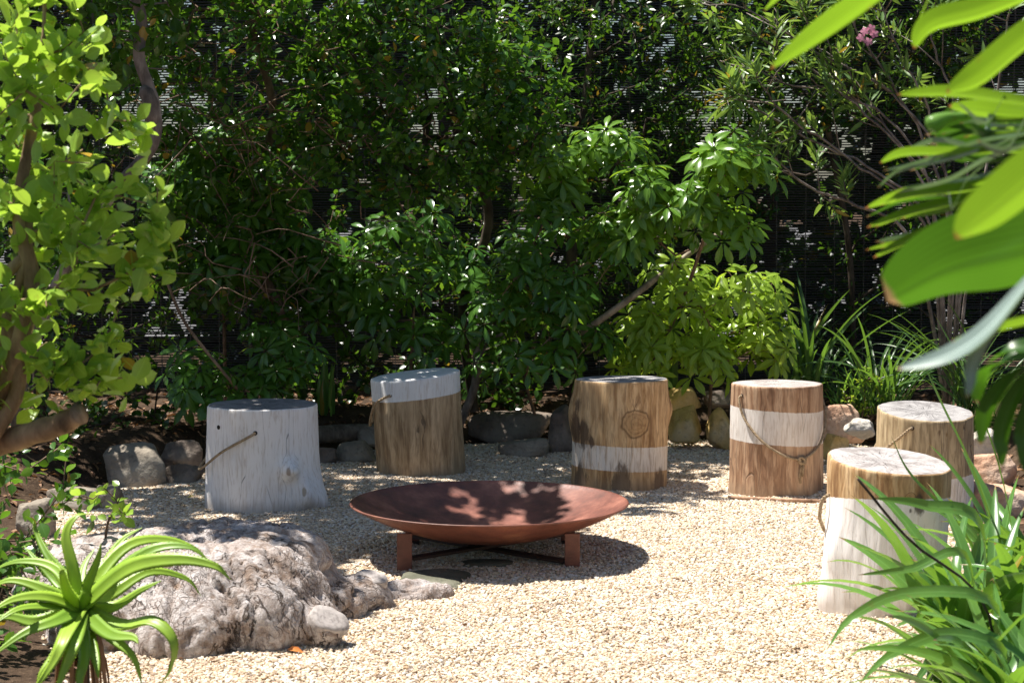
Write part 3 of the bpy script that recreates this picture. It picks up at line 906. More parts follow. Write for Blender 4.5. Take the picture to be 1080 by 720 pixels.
# ------------------------------------------------------------------ stones
def rock(label, mat, c, s, seed, rz=0.0, nfac=20, rough=0.075, group='border stones round the gravel'):
    rng = np.random.default_rng(seed)
    bm = bmesh.new(); bmesh.ops.create_icosphere(bm, subdivisions=5, radius=1.0)
    D = nrmz(np.array([v.co[:] for v in bm.verts]))
    F = np.array([[v.index for v in f.verts] for f in bm.faces]); bm.free()
    n = nrmz(rng.normal(size=(nfac, 3))); h = rng.uniform(0.80, 1.05, nfac)
    ax = np.array([[1, 0, 0.12], [-1, 0, 0.1], [0, -1, 0.15], [0, 1, 0], [0, 0, 1], [0, 0, -1.0]]) + rng.normal(size=(6, 3)) * 0.26
    n = np.vstack([n, nrmz(ax)]); h = np.append(h, rng.uniform(0.60, 0.70, 6))
    dots = D @ n.T
    rr = np.where(dots > 0.08, h / np.maximum(dots, 0.08), 9)
    k = 14.0
    r = -np.log(np.sum(np.exp(-k * np.minimum(rr, 3)), 1)) / k
    V = D * r[:, None]
    V = V / np.abs(V).max(0)
    off = Vector((seed * 3.1, seed * 1.7, 0))
    dsp = np.array([mnoise.fractal(Vector(v) * 1.6 + off, 0.9, 2.1, 5) for v in V])
    dsp2 = np.array([mnoise.fractal(Vector(v) * 6 + off, 0.9, 2.1, 3) for v in V])
    V = V * (1 + rough * dsp + rough * 0.3 * dsp2)[:, None]
    V = V * np.array(s) / 2
    o = mesh_np('border_stone', V, [F], mat)
    o.location = c; o.rotation_euler = (rng.uniform(-0.06, 0.06), rng.uniform(-0.06, 0.06), rz)
    return tag(o, label, 'stone', group)


def rockpx(label, mat, x0, y0, x1, y1, seed, Y=None, dep=0.8, rz=0.0):
    if Y is None: Y = gd(y1) + 0.08
    a, b = at(x0, y0, Y), at(x1, y1, Y)
    w, h = b.x - a.x, (a.z - b.z)
    h2 = h * 1.14; 
    rock(label, M[mat], ((a.x + b.x) / 2, Y + w * dep * 0.3, (a.z + b.z) / 2 - (h2 - h) / 2), (w * 1.02, max(w * dep, 0.08), h2), seed, rz)


STONES = [
    ('long dark flat-topped boulder behind the white-topped stool', 'rock_dark', 489, 430, 582, 470, 1, None, 0.5),
    ('low pale stone at the foot of the long dark boulder', 'rock_grey', 526, 464, 580, 482, 2, 9.33, 0.6),
    ('upright dark stone behind the left edge of the big-knotted stool', 'rock_dark', 577, 428, 606, 481, 3, None, 0.9),
    ('ochre stone on the upper row between the two middle stools', 'rock_ochre', 704, 409, 742, 432, 4, 9.95, 0.8),
    ('blocky ochre stone right beside the big-knotted stool', 'rock_ochre', 703, 429, 741, 471, 5, 9.6, 0.8),
    ('squarish ochre block left of the stool with the knotted rope', 'rock_ochre', 741, 428, 778, 472, 6, 9.6, 0.8),
    ('brown stone above the squarish ochre block', 'rock_dark', 742, 410, 782, 430, 7, 9.98, 0.8),
    ('broad pink and orange slab behind the rope-knotted stool', 'rock_pink', 862, 427, 912, 466, 8, 9.6, 0.7),
    ('small white rock lying on the pink slab', 'rock_pale', 893, 438, 926, 461, 9, 9.35, 0.8),
    ('tan stone between the rope-knotted stool and the tall right stool', 'rock_ochre', 868, 459, 900, 487, 10, 9.0, 0.8),
    ('pale stone right behind the half-white stool by the big leaves', 'rock_pale', 1022, 452, 1062, 480, 11, 8.9, 0.8),
    ('orange-pink stone low behind the half-white stool', 'rock_pink', 1024, 476, 1078, 512, 12, 8.3, 0.7),
    ('large pinkish boulder half hidden by the strappy leaves at right', 'rock_pink', 1020, 506, 1096, 566, 13, 7.6, 0.8),
    ('big tan boulder at the left edge of the gravel', 'rock_grey', 104, 470, 172, 517, 14, None, 0.7, 0.2),
    ('dark blocky stone above the low brown stone at left', 'rock_dark', 166, 464, 214, 494, 15, 8.75, 0.7),
    ('low brown stone left of the all-white stool', 'rock_dark', 164, 490, 219, 515, 16, None, 0.6),
    ('flat pale-edged stone below the leafy branch at left', 'rock_grey', 48, 514, 116, 542, 17, None, 0.7, -0.1),
    ('grey leaning stone in deep shade at the far left', 'rock_grey', 12, 524, 56, 572, 18, None, 0.7),
    ('small round grey stone in the shaded bed at left', 'rock_grey', 148, 430, 170, 450, 19, 9.7, 0.9),
    ('small lit stone beside the round grey one in the shaded bed', 'rock_grey', 128, 436, 152, 454, 20, 9.6, 0.9),
    ('low grey stone between the two back left stools', 'rock_grey', 352, 466, 396, 490, 21, None, 0.6),
    ('brown stone just right of the all-white stool', 'rock_dark', 332, 468, 356, 492, 22, None, 0.7),
    ('small tan stone tucked behind the white-topped stool', 'rock_grey', 376, 452, 404, 470, 23, 9.5, 0.8),
    ('half buried brown stone behind the gnarled stump at left', 'rock_grey', 96, 512, 128, 538, 24, 7.75, 0.8),
]
for s in STONES:
    rockpx(*s[:8], dep=s[8], rz=s[9] if len(s) > 9 else 0.0) if s[7] is not None else rockpx(*s[:7], dep=s[8], rz=s[9] if len(s) > 9 else 0.0)

# wooden bed edging between the two left stools
mb = MB()
a, b = at(326, 459, 9.45), at(400, 456, 9.6)
tube(mb, catmull([a, (a + b) / 2 + Vector((0, 0, 0.005)), b], 12), 0.045, 14)
o = mb.build('edging_log', M['edging'], attr=False)
tag(o, 'grey weathered log edging the bed between the two left stools', 'log')
# two low flat stones at the bowl
for lab, x0, x1, y, s, dp in (('dark mossy flat stone sunk beside the stump root', 408, 496, 616, 31, 0.55), ('small flat stone sunk in the gravel under the fire bowl', 476, 548, 597, 32, 0.4)):
    Y = gd(y); aa, bb = at(x0, y, Y), at(x1, y, Y); w = bb.x - aa.x
    o = rock(lab, M['slate'], ((aa.x + bb.x) / 2, Y, 0.002), (w, w * dp * 2.0, 0.045), s, 0, group='flat stones set in the gravel')
    o.name = 'flat_stone'

# ------------------------------------------------------------------ log stools
def log_stool(name_label, cx, cy, rb, rt, h, mat, topmat, lean=(0, 0), tilt=(0, 0), bumps=(), holes=(), ropes=(), seed=0, ell=1.0, flare=0.0, lobes=0.02):
    """angles in degrees, 0 faces the camera, positive to the right"""
    o = thing('log_stool', name_label, 'stool', (cx, cy, 0), 0, 'log stools round the fire bowl')
    rng = np.random.default_rng(seed)
    NA, NR = 128, 44
    th = np.arange(NA) / NA * 2 * math.pi
    ph = rng.uniform(0, 6.28, 6); am = rng.uniform(0.4, 1, 6) * lobes
    lob = 1 + sum(am[k] / (k * 0.5 + 1) * np.cos((k + 1) * th + ph[k]) for k in range(6))

    def rad(a, f):
        """a angle array, f 0..1 height"""
        l = 1 + sum(am[k] / (k * 0.5 + 1) * np.cos((k + 1) * a + ph[k] + 0.5 * f * (k % 2)) for k in range(6))
        r = (rb + (rt - rb) * f) * l
        r = r + flare * np.exp(-f / 0.12) * (0.6 + 0.4 * np.cos(3 * a + ph[0]))
        for (ba, bz, bw, bh, amp) in bumps:
            da = (a - R(ba) + math.pi) % (2 * math.pi) - math.pi
            r = r + amp * np.exp(-(da * rt / bw) ** 2 - ((f * h - bz) / bh) ** 2)
        return r

    def surf(a_deg, z, off=0.0):
        a = R(a_deg); f = z / h
        r = float(rad(np.array([a]), f)[0]) + off
        return Vector((r * math.sin(a) + lean[0] * f, -r * ell * math.cos(a) + lean[1] * f, z))
    V = []
    fs = np.concatenate([np.linspace(-0.05, 0.985, NR - 2), [0.995, 1.0]])
    shrink = np.concatenate([np.zeros(NR - 2), [0.0015, 0.005]])
    for f, sh in zip(fs, shrink):
        r = rad(th, max(f, 0)) - sh
        r = r + np.array([0.0026 * mnoise.fractal(Vector((math.sin(a) * 9, math.cos(a) * 9, f * 2.0 + seed)), 0.8, 2.2, 4) + 0.0075 * mnoise.noise(Vector((math.sin(a) * 2.6 + seed, math.cos(a) * 2.6, f * 1.1 + seed))) for a in th])
        x, y = r * np.sin(th) + lean[0] * f, -r * ell * np.cos(th) + lean[1] * f
        zt = h + tilt[0] * x + tilt[1] * y
        V.append(np.stack([x, y, f * zt], -1))
    V = np.concatenate(V)
    i, j = np.meshgrid(np.arange(NR - 1), np.arange(NA), indexing='ij')
    a = (i * NA + j).ravel(); b = (i * NA + (j + 1) % NA).ravel()
    Q = np.stack([a, b, b + NA, a + NA], -1)
    mesh_np('log', V, [Q], mat, o)
    # cut face
    top = V[-NA:]
    c = top.mean(0)
    VV = [top + np.array([0, 0, 0.0])]
    for f in np.linspace(0.96, 0.04, 26):
        p = c + (top - c) * f
        p = p.copy(); p[:, 2] += np.array([0.0016 * mnoise.fractal(Vector((q[0] * 22, q[1] * 22, seed)), 0.8, 2, 4) for q in p])
        VV.append(p)
    VV = np.concatenate(VV + [c[None]])
    i, j = np.meshgrid(np.arange(26), np.arange(NA), indexing='ij')
    a = (i * NA + j).ravel(); b = (i * NA + (j + 1) % NA).ravel()
    Q = np.stack([a, b, b + NA, a + NA], -1)
    T = [(26 * NA + k, 26 * NA + (k + 1) % NA, 27 * NA) for k in range(NA)]
    mesh_np('cut_top', VV, [Q, np.array(T)], topmat, o)
    for (ha, hz, hr) in holes:
        m = MB(); p = surf(ha, hz); n = Vector((math.sin(R(ha)), -math.cos(R(ha)), 0))
        tube(m, [p - n * 0.012, p + n * 0.0012], hr, 14)  # solid dark plug, its colour stands in for shade inside the hole
        m.build('rope_hole_plug', M['hole'], o, attr=False)
    for rp in ropes:
        m = MB()
        for seg in rp['segs']:
            pts = [surf(a_, z_, of_) for a_, z_, of_ in seg]
            tube(m, catmull(pts, 8 * len(pts)), rp['r'], 8)
        ro = m.build('rope_handle', M['rope'], o, attr=False)
        if 'knot' in rp:
            ka, kz = rp['knot']
            k = MB(); p = surf(ka, kz, 0.012)
            for q in range(3):
                tt = np.linspace(0, 2 * math.pi, 15)
                ax = [(1, 0, 0.35), (0.3, 0.2, 1), (0.7, 0, -0.7)][q]
                A = Vector(ax).normalized(); B = A.cross(Vector((0, 1, 0))).normalized()
                tube(k, [p + A * 0.016 * math.cos(t_) + B * 0.010 * math.sin(t_) + Vector((0, -0.004 * q, 0)) for t_ in tt], rp['r'], 8)
            tube(k, [p, p + Vector((-0.006, -0.006, -0.03)), p + Vector((-0.010, 0.0, -0.075)), p + Vector((-0.004, 0.004, -0.10))], rp['r'] * 0.9, 8)
            tube(k, [p, p + Vector((0.006, -0.006, -0.03)), p + Vector((0.002, 0.0, -0.07))], rp['r'] * 0.9, 8)
            k.build('rope_knot', M['rope'], ro, attr=False)
    return o

WOOD_TAN = ((0.22, 0.115, 0.05), (0.46, 0.285, 0.135), (0.66, 0.47, 0.27))
WOOD_GREY = ((0.21, 0.135, 0.075), (0.40, 0.285, 0.165), (0.55, 0.41, 0.26))
WOOD_RED = ((0.18, 0.095, 0.055), (0.37, 0.215, 0.125), (0.57, 0.385, 0.25))


def base_c(px, py_front, r):
    Y = gd(py_front)
    return at(px, py_front, Y + r).x, Y + r

# 1: all-white stool, back left
cx, cy = base_c(279, 543, 0.235)
m1 = mat_log('whitewashed log', WOOD_GREY, bands=[(-1, 0.9)], paint=0.93, pcol=(0.88, 0.86, 0.85), seed=1.0, crack=0.7,
             knots=[(0.115, -0.25, 0.175, 0.045)], stains_shading=[(0.13, -0.25, 0.175, 0.030, (0.33, 0.25, 0.19)), (0.19, -0.20, 0.09, 0.022, (0.42, 0.33, 0.24)), (0.165, -0.22, 0.13, 0.018, (0.30, 0.22, 0.15))])  # the three spots paint the knot's shading into the colour
log_stool('all white-painted log stool with a bulging knot low on its front', cx, cy, 0.238, 0.226, 0.428, m1,
          mat_top('dark grey cut top', (0.10, 0.095, 0.10), (0.27, 0.26, 0.27), 1.0),
          bumps=[(33, 0.18, 0.034, 0.036, 0.062), (48, 0.09, 0.03, 0.06, 0.03), (66, 0.02, 0.09, 0.10, 0.05), (50, 0.0, 0.05, 0.03, -0.02)],
          holes=[(-1, 0.335, 0.009), (-46, 0.35, 0.009)], seed=11, lobes=0.022, flare=0.006,
          ropes=[dict(r=0.0055, segs=[[(-1, 0.335, -0.005), (-5, 0.325, 0.012), (-35, 0.255, 0.02), (-62, 0.185, 0.022), (-85, 0.16, 0.03), (-105, 0.2, 0.02), (-112, 0.24, -0.005)]])])
# 2: white-topped brown stool
cx, cy = base_c(445, 504, 0.205)
m2 = mat_log('pale brown log with white top band', WOOD_GREY, bands=[(0.365, 0.9)], slope=(-0.11, -0.02), paint=0.97, pcol=(0.80, 0.81, 0.83), seed=3.0, crack=0.8,
             stains_shading=[(0.0, -0.21, 0.22, 0.007, (0.05, 0.035, 0.03)), (0.13, -0.16, 0.27, 0.006, (0.05, 0.035, 0.03))])
log_stool('brown log stool with a slanting white-painted top and rim', cx, cy, 0.207, 0.209, 0.462, m2,
          mat_log('white painted cut face', WOOD_GREY, bands=[(-1, 2)], paint=0.97, pcol=(0.82, 0.83, 0.86), seed=4.0, crack=0.3),
          lean=(-0.028, 0), tilt=(0.105, 0.02), holes=[(-32, 0.378, 0.008)], seed=12, lobes=0.008,
          ropes=[dict(r=0.0062, segs=[[(-32, 0.378, -0.005), (-36, 0.372, 0.014), (-55, 0.335, 0.02), (-72, 0.27, 0.02), (-88, 0.22, 0.02), (-110, 0.26, 0.015), (-120, 0.3, -0.006)]])])
# 3: big-knotted stool
cx, cy = base_c(652, 519, 0.215)
m3 = mat_log('knotted log with low white band', WOOD_TAN, bands=[(0.085, 0.192)], slope=(0.04, 0.03), paint=0.72, pcol=(0.78, 0.75, 0.71), seed=5.0, crack=0.8,
             knots=[(0.062, -0.205, 0.30, 0.062)],
             stains_shading=[(-0.20, -0.09, 0.26, 0.085, (0.055, 0.032, 0.022)), (-0.165, -0.14, 0.25, 0.075, (0.055, 0.032, 0.022)), (-0.19, -0.11, 0.38, 0.045, (0.09, 0.055, 0.035)), (-0.13, -0.17, 0.22, 0.035, (0.055, 0.032, 0.022)), (0.16, -0.13, 0.415, 0.009, (0.04, 0.03, 0.02)), (0.05, -0.2, 0.40, 0.008, (0.05, 0.03, 0.02)),
                     (0.0, -0.22, 0.02, 0.11, (0.11, 0.075, 0.05)), (0.17, -0.14, 0.03, 0.075, (0.12, 0.08, 0.055)), (-0.18, -0.12, 0.03, 0.10, (0.10, 0.065, 0.045))])
log_stool('tan log stool with a large ringed knot above its white band', cx, cy, 0.216, 0.208, 0.478, m3,
          mat_top('silver grey cut top', (0.14, 0.135, 0.14), (0.36, 0.35, 0.36), 2.0),
          lean=(0.012, 0), tilt=(0.01, -0.02), bumps=[(17, 0.30, 0.06, 0.06, 0.008), (-80, 0.33, 0.07, 0.10, 0.028), (88, 0.34, 0.05, 0.06, 0.025)], seed=13, lobes=0.022)
# 4: stool with mid band and knotted rope
cx, cy = base_c(818, 526, 0.198)
m4 = mat_log('brown log with middle white band', WOOD_RED, bands=[(0.228, 0.372)], slope=(0.05, 0.0), paint=0.85, pcol=(0.82, 0.78, 0.74), seed=7.0, crack=0.7)
log_stool('brown log stool with a white middle band and a knotted rope hanging in front', cx, cy, 0.201, 0.193, 0.478, m4,
          mat_top('pale cut top', (0.20, 0.165, 0.15), (0.47, 0.43, 0.41), 3.0),
          holes=[(-58, 0.435, 0.008)], seed=14, lobes=0.022, flare=0.004, tilt=(0.0, -0.01),
          ropes=[dict(r=0.0055, knot=(23, 0.168), segs=[[(-58, 0.435, -0.005), (-59, 0.42, 0.012), (-50, 0.34, 0.010), (-26, 0.25, 0.010), (0, 0.19, 0.010), (22, 0.168, 0.014)],
                                                     [(23, 0.168, 0.014), (42, 0.20, 0.012), (62, 0.25, 0.012), (85, 0.33, 0.012), (100, 0.40, 0.01), (104, 0.43, -0.005)]])])
# 5: right rear stool
cx, cy = base_c(973, 551, 0.195)
m5 = mat_log('olive brown log with white lower half', ((0.19, 0.13, 0.07), (0.38, 0.28, 0.16), (0.54, 0.42, 0.26)), bands=[(-1, 0.165)], slope=(-0.09, 0), paint=0.85, pcol=(0.80, 0.76, 0.72), seed=9.0, crack=0.9,
             stains_shading=[(0.02, -0.20, 0.36, 0.02, (0.12, 0.06, 0.03)), (0.05, -0.19, 0.35, 0.015, (0.2, 0.12, 0.05))])
log_stool('half-white log stool standing behind the nearest stool at right', cx, cy, 0.198, 0.192, 0.425, m5,
          mat_top('pale grey cut top', (0.14, 0.13, 0.13), (0.37, 0.355, 0.35), 4.0),
          tilt=(-0.03, 0.11), holes=[(-26, 0.375, 0.008)], seed=15, lobes=0.022,
          ropes=[dict(r=0.006, segs=[[(-26, 0.375, -0.005), (-29, 0.37, 0.012), (-40, 0.335, 0.016), (-60, 0.28, 0.02), (-90, 0.22, 0.02), (-115, 0.25, 0.015), (-125, 0.3, -0.005)]])])
# 6: nearest stool
cx, cy = base_c(928, 653, 0.185)
m6 = mat_log('near log with brown rim and white body', WOOD_TAN, bands=[(-1, 0.352)], slope=(0.0, 0.10), paint=0.96, pcol=(0.88, 0.855, 0.84), seed=11.0, crack=0.45,
             knots=[(0.055, -0.17, 0.375, 0.016)], stains_shading=[(0.085, -0.165, 0.35, 0.042, (0.06, 0.04, 0.03)), (0.055, -0.175, 0.335, 0.012, (0.1, 0.07, 0.05))])
log_stool('nearest log stool with a brown rim band above its white body', cx, cy, 0.188, 0.184, 0.466, m6,
          mat_top('whitish cracked cut top', (0.17, 0.145, 0.135), (0.45, 0.42, 0.41), 5.0),
          lean=(0.022, 0), tilt=(-0.07, 0.10), bumps=[(-66, 0.18, 0.06, 0.09, 0.024), (-80, 0.04, 0.08, 0.07, 0.020), (-35, 0.02, 0.05, 0.05, -0.012), (5, 0.10, 0.06, 0.12, 0.008), (-88, 0.42, 0.06, 0.06, 0.010), (30, 0.36, 0.03, 0.05, 0.008), (150, 0.3, 0.1, 0.2, 0.02)],
          holes=[(75, 0.33, 0.008)], seed=16, lobes=0.035, flare=0.006,
          ropes=[dict(r=0.006, segs=[[(75, 0.335, -0.005), (78, 0.34, 0.012), (92, 0.30, 0.022), (120, 0.22, 0.02), (160, 0.17, 0.02), (220, 0.20, 0.015), (255, 0.26, 0.012), (266, 0.31, 0.022), (270, 0.345, 0.016), (273, 0.36, -0.005)]])])

# split bamboo lying at the foot of the rope-knotted stool
mb = MB()
tube(mb, [at(768, 527, gd(527)) + Vector((0, -0.0, 0.012)), at(820, 530, gd(530)) + Vector((0, 0, 0.014)), at(878, 532, gd(532)) + Vector((0, 0, 0.013))], 0.008, 8)
tag(mb.build('bamboo_stick', M['stick'], attr=False), 'thin reddish stick lying at the foot of the rope-knotted stool', 'stick')

# ------------------------------------------------------------------ fire bowl
def fire_bowl():
    bx, by = at(516, 590, 6.72).x, 6.74
    o = thing('fire_bowl', 'wide shallow rusted steel fire bowl on four flat legs', 'fire bowl', (bx, by, 0))
    Rr, z0, dz = 0.497, 0.062, 0.135
    NA = 128
    prof = []
    for f in np.linspace(0, 1, 26): prof.append((Rr * f, z0 + dz * f ** 2.1))                 # outside, up to the rim
    prof += [(Rr + 0.003, z0 + dz + 0.002), (Rr + 0.002, z0 + dz + 0.006), (Rr - 0.004, z0 + dz + 0.006)]
    nin = []
    for f in np.linspace(0.985, 0, 30): nin.append((Rr * f, z0 + dz * f ** 2.1 + 0.006))
    def lathe(pr, name, mat, flip=False, parent=None):
        th = np.arange(NA) / NA * 2 * math.pi
        V = np.concatenate([np.stack([r * np.cos(th), r * np.sin(th), np.full(NA, z)], -1) for r, z in pr])
        i, j = np.meshgrid(np.arange(len(pr) - 1), np.arange(NA), indexing='ij')
        a = (i * NA + j).ravel(); b = (i * NA + (j + 1) % NA).ravel()
        return mesh_np(name, V, [np.stack([a, b, b + NA, a + NA], -1)], mat, parent)
    lathe(prof[1:], 'bowl', M['rust'], parent=o)
    lathe(([(Rr - 0.004, z0 + dz + 0.006)] + nin)[:-1], 'bowl_lining', M['rust_in'], parent=o)
    s = 0.29
    for sx, sy in ((-1, -1), (1, -1), (1, 1), (-1, 1)):
        m = MB(); box(m, (sx * s, sy * s * 0.9, 0.066), (0.052, 0.010, 0.136))
        bevel(m.build('leg', M['rust'], o, smooth=False, attr=False), 0.0015)
        m = MB(); box(m, (sx * s, sy * (s * 0.9 - 0.028), 0.0095), (0.050, 0.046, 0.007))
        bevel(m.build('foot_plate', M['iron'], o, smooth=False, attr=False), 0.001)
    for k, sg in enumerate((-1, 1)):
        ang = math.atan2(s * 0.9, s * sg); L = 2 * math.hypot(s, s * 0.9) - 0.05
        m = MB(); box(m, (0, 0, 0.032 + 0.011 * k), (L, 0.046, 0.010), ang)
        bevel(m.build('cross_brace', M['iron'], o, smooth=False, attr=False), 0.001)
    return bx, by
BX, BY = fire_bowl()

# ------------------------------------------------------------------ gnarled stump
def ring_mat(name, c1, c2, scale=900):
    t = NT(name); p = t.co('Object')
    d = t.vmath('LENGTH', t.vmath('MULTIPLY', p, (1, 1, 0)))
    d2 = t.math('ADD', d, t.math('MULTIPLY', t.noise(p, 25, 3), 0.02))
    s = t.math('SINE', t.math('MULTIPLY', d2, scale))
    c = t.mix(t.math('MULTIPLY', t.step(s, -0.5, 1), t.math('MULTIPLY', t.step(t.noise(p, 14, 3), 0.35, 0.6), 0.35)), c2, c1)
    c = t.mix(t.math('MULTIPLY', t.step(t.noise(p, 60, 5, 0.7), 0.45, 0.7), 0.6), c, tuple(x * 0.55 for x in c1))
    return t.done(t.bsdf(c, 0.85, t.bump(t.noise(p, 50, 5), 0.5, 0.004), spec=0.2))


def mat_stump():
    t = NT('weathered stump wood')
    p = t.co()
    w = t.noise(p, 3.5, 4, out=1)
    pw = t.vmath('ADD', p, t.vmath('MULTIPLY', w, (0.22, 0.22, 0.22)))
    # grain runs down the flanks from the cut top: stretch along the radius and height
    gr = t.noise(t.scalev(pw, (1.0, 1.7, 0.45), (3, 0, 0)), 22, 8, 0.72)
    gc = t.noise(t.scalev(pw, (1.0, 1.6, 0.5), (1, 4, 2)), 9, 6, 0.6)
    v2 = t.voro(t.scalev(pw, (1.3, 0.8, 0.7)), 48, 'DISTANCE_TO_EDGE')
    n = t.noise(p, 9, 7, 0.7); n2 = t.noise(p, 110, 4, 0.7)
    c = t.ramp(gr, [(0.30, (0.19, 0.14, 0.115)), (0.43, (0.42, 0.355, 0.325)), (0.54, (0.62, 0.565, 0.545)), (0.75, (0.74, 0.70, 0.70))])
    c = t.mix(t.math('MULTIPLY', t.step(n, 0.50, 0.64), 0.75), c, (0.27, 0.17, 0.105))
    fl = t.math('MULTIPLY', t.step(t.noise(t.scalev(p, (1, 1, 1), (2, 7, 3)), 5.5, 6, 0.7), 0.46, 0.60), 0.45)
    c = t.mix(fl, c, (0.26, 0.19, 0.15))
    m1 = t.step(t.noise(p, 5, 4), 0.47, 0.56)
    ck = t.math('MULTIPLY', t.math('SUBTRACT', 1.0, t.step(t.math('ABSOLUTE', t.math('SUBTRACT', gc, 0.5)), 0.004, 0.022)), m1)
    m2 = t.step(t.noise(t.scalev(p, (1, 1, 1), (5, 2, 1)), 6, 4), 0.48, 0.60)
    ck2 = t.math('MULTIPLY', t.math('SUBTRACT', 1.0, t.step(v2.outputs[0], 0.01, 0.07)), m2)
    c = t.mix(t.math('MULTIPLY', ck, 0.85), c, (0.06, 0.04, 0.03))
    c = t.mix(t.math('MULTIPLY', ck2, 0.6), c, (0.13, 0.09, 0.07))
    c = t.mix(t.math('MULTIPLY', t.step(n2, 0.50, 0.66), 0.6), c, (0.20, 0.14, 0.11))
    h = t.math('SUBTRACT', t.math('ADD', t.math('MULTIPLY', gr, 1.3), t.math('MULTIPLY', n2, 0.25)), t.math('ADD', t.math('MULTIPLY', ck, 1.0), t.math('MULTIPLY', ck2, 0.35)))
    return t.done(t.bsdf(c, 0.88, t.bump(h, 0.9, 0.016), spec=0.2))


def build_stump():
    bm = bmesh.new()
    def ell(c, r, rz=0, ry=0):
        bmesh.ops.create_icosphere(bm, subdivisions=4, radius=1.0, matrix=Matrix.Translation(c) @ Matrix.Rotation(rz, 4, 'Z') @ Matrix.Rotation(ry, 4, 'Y') @ Matrix.Diagonal((*r, 1)))
    def cone(p, q, r0, r1):
        p, q = Vector(p), Vector(q); d = q - p
        bmesh.ops.create_cone(bm, cap_ends=True, segments=24, radius1=r0, radius2=r1, depth=d.length,
                              matrix=Matrix.Translation((p + q) / 2) @ d.to_track_quat('Z', 'Y').to_matrix().to_4x4())
    ell((-0.90, 5.70, 0.05), (0.37, 0.44, 0.30))
    ell((-0.75, 5.80, 0.10), (0.22, 0.30, 0.20))
    ell((-0.79, 5.50, 0.04), (0.22, 0.24, 0.21), 0.3)
    ell((-1.12, 5.60, 0.03), (0.28, 0.34, 0.21))
    ell((-0.94, 5.40, 0.02), (0.22, 0.22, 0.17))
    ell((-1.25, 5.95, 0.03), (0.36, 0.30, 0.20))
    ell((-0.66, 5.60, 0.02), (0.13, 0.22, 0.12), 0.5)
    ell((-0.52, 5.92, 0.01), (0.17, 0.12, 0.085), -0.2)
    ell((-0.37, 6.06, 0.0), (0.19, 0.085, 0.062), 0.35)
    ell((-0.60, 5.80, 0.03), (0.15, 0.18, 0.11), 0.2)
    ell((-0.50, 5.90, 0.03), (0.12, 0.10, 0.08))
    A1 = at(347, 653, 5.40); B1 = at(391, 609, 5.90)
    da = Vector((0.45, -0.45, 0.75)).normalized(); db = Vector((0.15, -0.30, 0.92)).normalized()
    cone(A1 - da * 0.19, A1, 0.072, 0.056)
    cone(B1 - db * 0.15, B1, 0.064, 0.046)
    ell(A1 - da * 0.13, (0.085, 0.085, 0.075))
    me = bpy.data.meshes.new('stump_base'); bm.to_mesh(me); bm.free()
    tmp = bpy.data.objects.new('stump_tmp', me); COL.objects.link(tmp)
    r = tmp.modifiers.new('r', 'REMESH'); r.mode = 'VOXEL'; r.voxel_size = 0.011
    s = tmp.modifiers.new('s', 'SMOOTH'); s.iterations = 5; s.factor = 0.6
    dg = bpy.context.evaluated_depsgraph_get()
    me2 = bpy.data.meshes.new_from_object(tmp.evaluated_get(dg)); me2.name = 'stump'
    bpy.data.objects.remove(tmp)
    V = np.zeros(len(me2.vertices) * 3, np.float32); me2.vertices.foreach_get('co', V); V = V.reshape(-1, 3)
    N = np.zeros(len(V) * 3, np.float32); me2.vertices.foreach_get('normal', N); N = N.reshape(-1, 3)
    org = np.array([-0.85, 5.65, 0.0])
    topz = 0.272 - 0.05 * np.clip((V[:, 0] + 0.75) / 0.3, 0, 1)
    V[:, 2] = np.where(V[:, 2] > topz, topz + (V[:, 2] - topz) * 0.13, V[:, 2])
    stubs = [(A1, da, 0.075), (B1, db, 0.065)]
    w = np.ones(len(V))
    for c_, d_, rr in stubs:
        dist = np.linalg.norm(V - np.array(c_), axis=1); w = np.minimum(w, np.clip((dist - 0.05) / 0.06, 0.0, 1))
    dsp = np.zeros(len(V))
    for i, v in enumerate(V):
        q = Vector(v)
        a = mnoise.fractal(q * 4.5, 0.9, 2.0, 5)
        # long furrows running down the flanks
        ang = math.atan2(q.y - 5.68, q.x + 0.92); rr_ = math.hypot(q.y - 5.68, q.x + 0.92)
        wq = mnoise.noise(q * 4) * 0.9
        f1 = 1 - abs(mnoise.noise(Vector((math.cos(ang) * 4.2 + wq, math.sin(ang) * 4.2 + wq, rr_ * 1.4 + q.z * 1.2)))) * 3.2
        f2 = 1 - abs(mnoise.noise(Vector((math.cos(ang) * 10 + wq * 2, math.sin(ang) * 10, rr_ * 4 + q.z * 3)))) * 3.0
        dq = Vector((q.x * 0.8 + q.z * 1.1, q.y * 1.0, (q.z - q.x * 0.6) * 2.6))
        f3 = 1 - abs(mnoise.noise(dq * 3.0 + Vector((wq, 0, wq * 0.5)))) * 4.2
        f4 = 1 - abs(mnoise.noise(dq * 10 + Vector((3, wq, 0)))) * 3.6
        b_ = mnoise.fractal(q * 24, 0.7, 2.1, 4)
        dsp[i] = 0.015 * a - 0.024 * max(0, f1) ** 3 - 0.008 * max(0, f2) ** 3 + 0.003 * b_ - 0.006 * max(0, f3) ** 3 - 0.002 * max(0, f4) ** 2
    V2 = V + N * (dsp * w)[:, None] - org
    me2.vertices.foreach_set('co', V2.astype(np.float32).ravel())
    me2.polygons.foreach_set('use_smooth', np.ones(len(me2.polygons), bool))
    me2.materials.clear(); me2.materials.append(mat_stump()); me2.update()
    o = thing('tree_stump', 'big gnarled grey stump with two sawn root stubs in the left foreground', 'tree stump', tuple(org))
    st = bpy.data.objects.new('stump_wood', me2); link(st, o)
    rm = ring_mat('sawn stub face', (0.27, 0.235, 0.22), (0.42, 0.38, 0.36), 520)
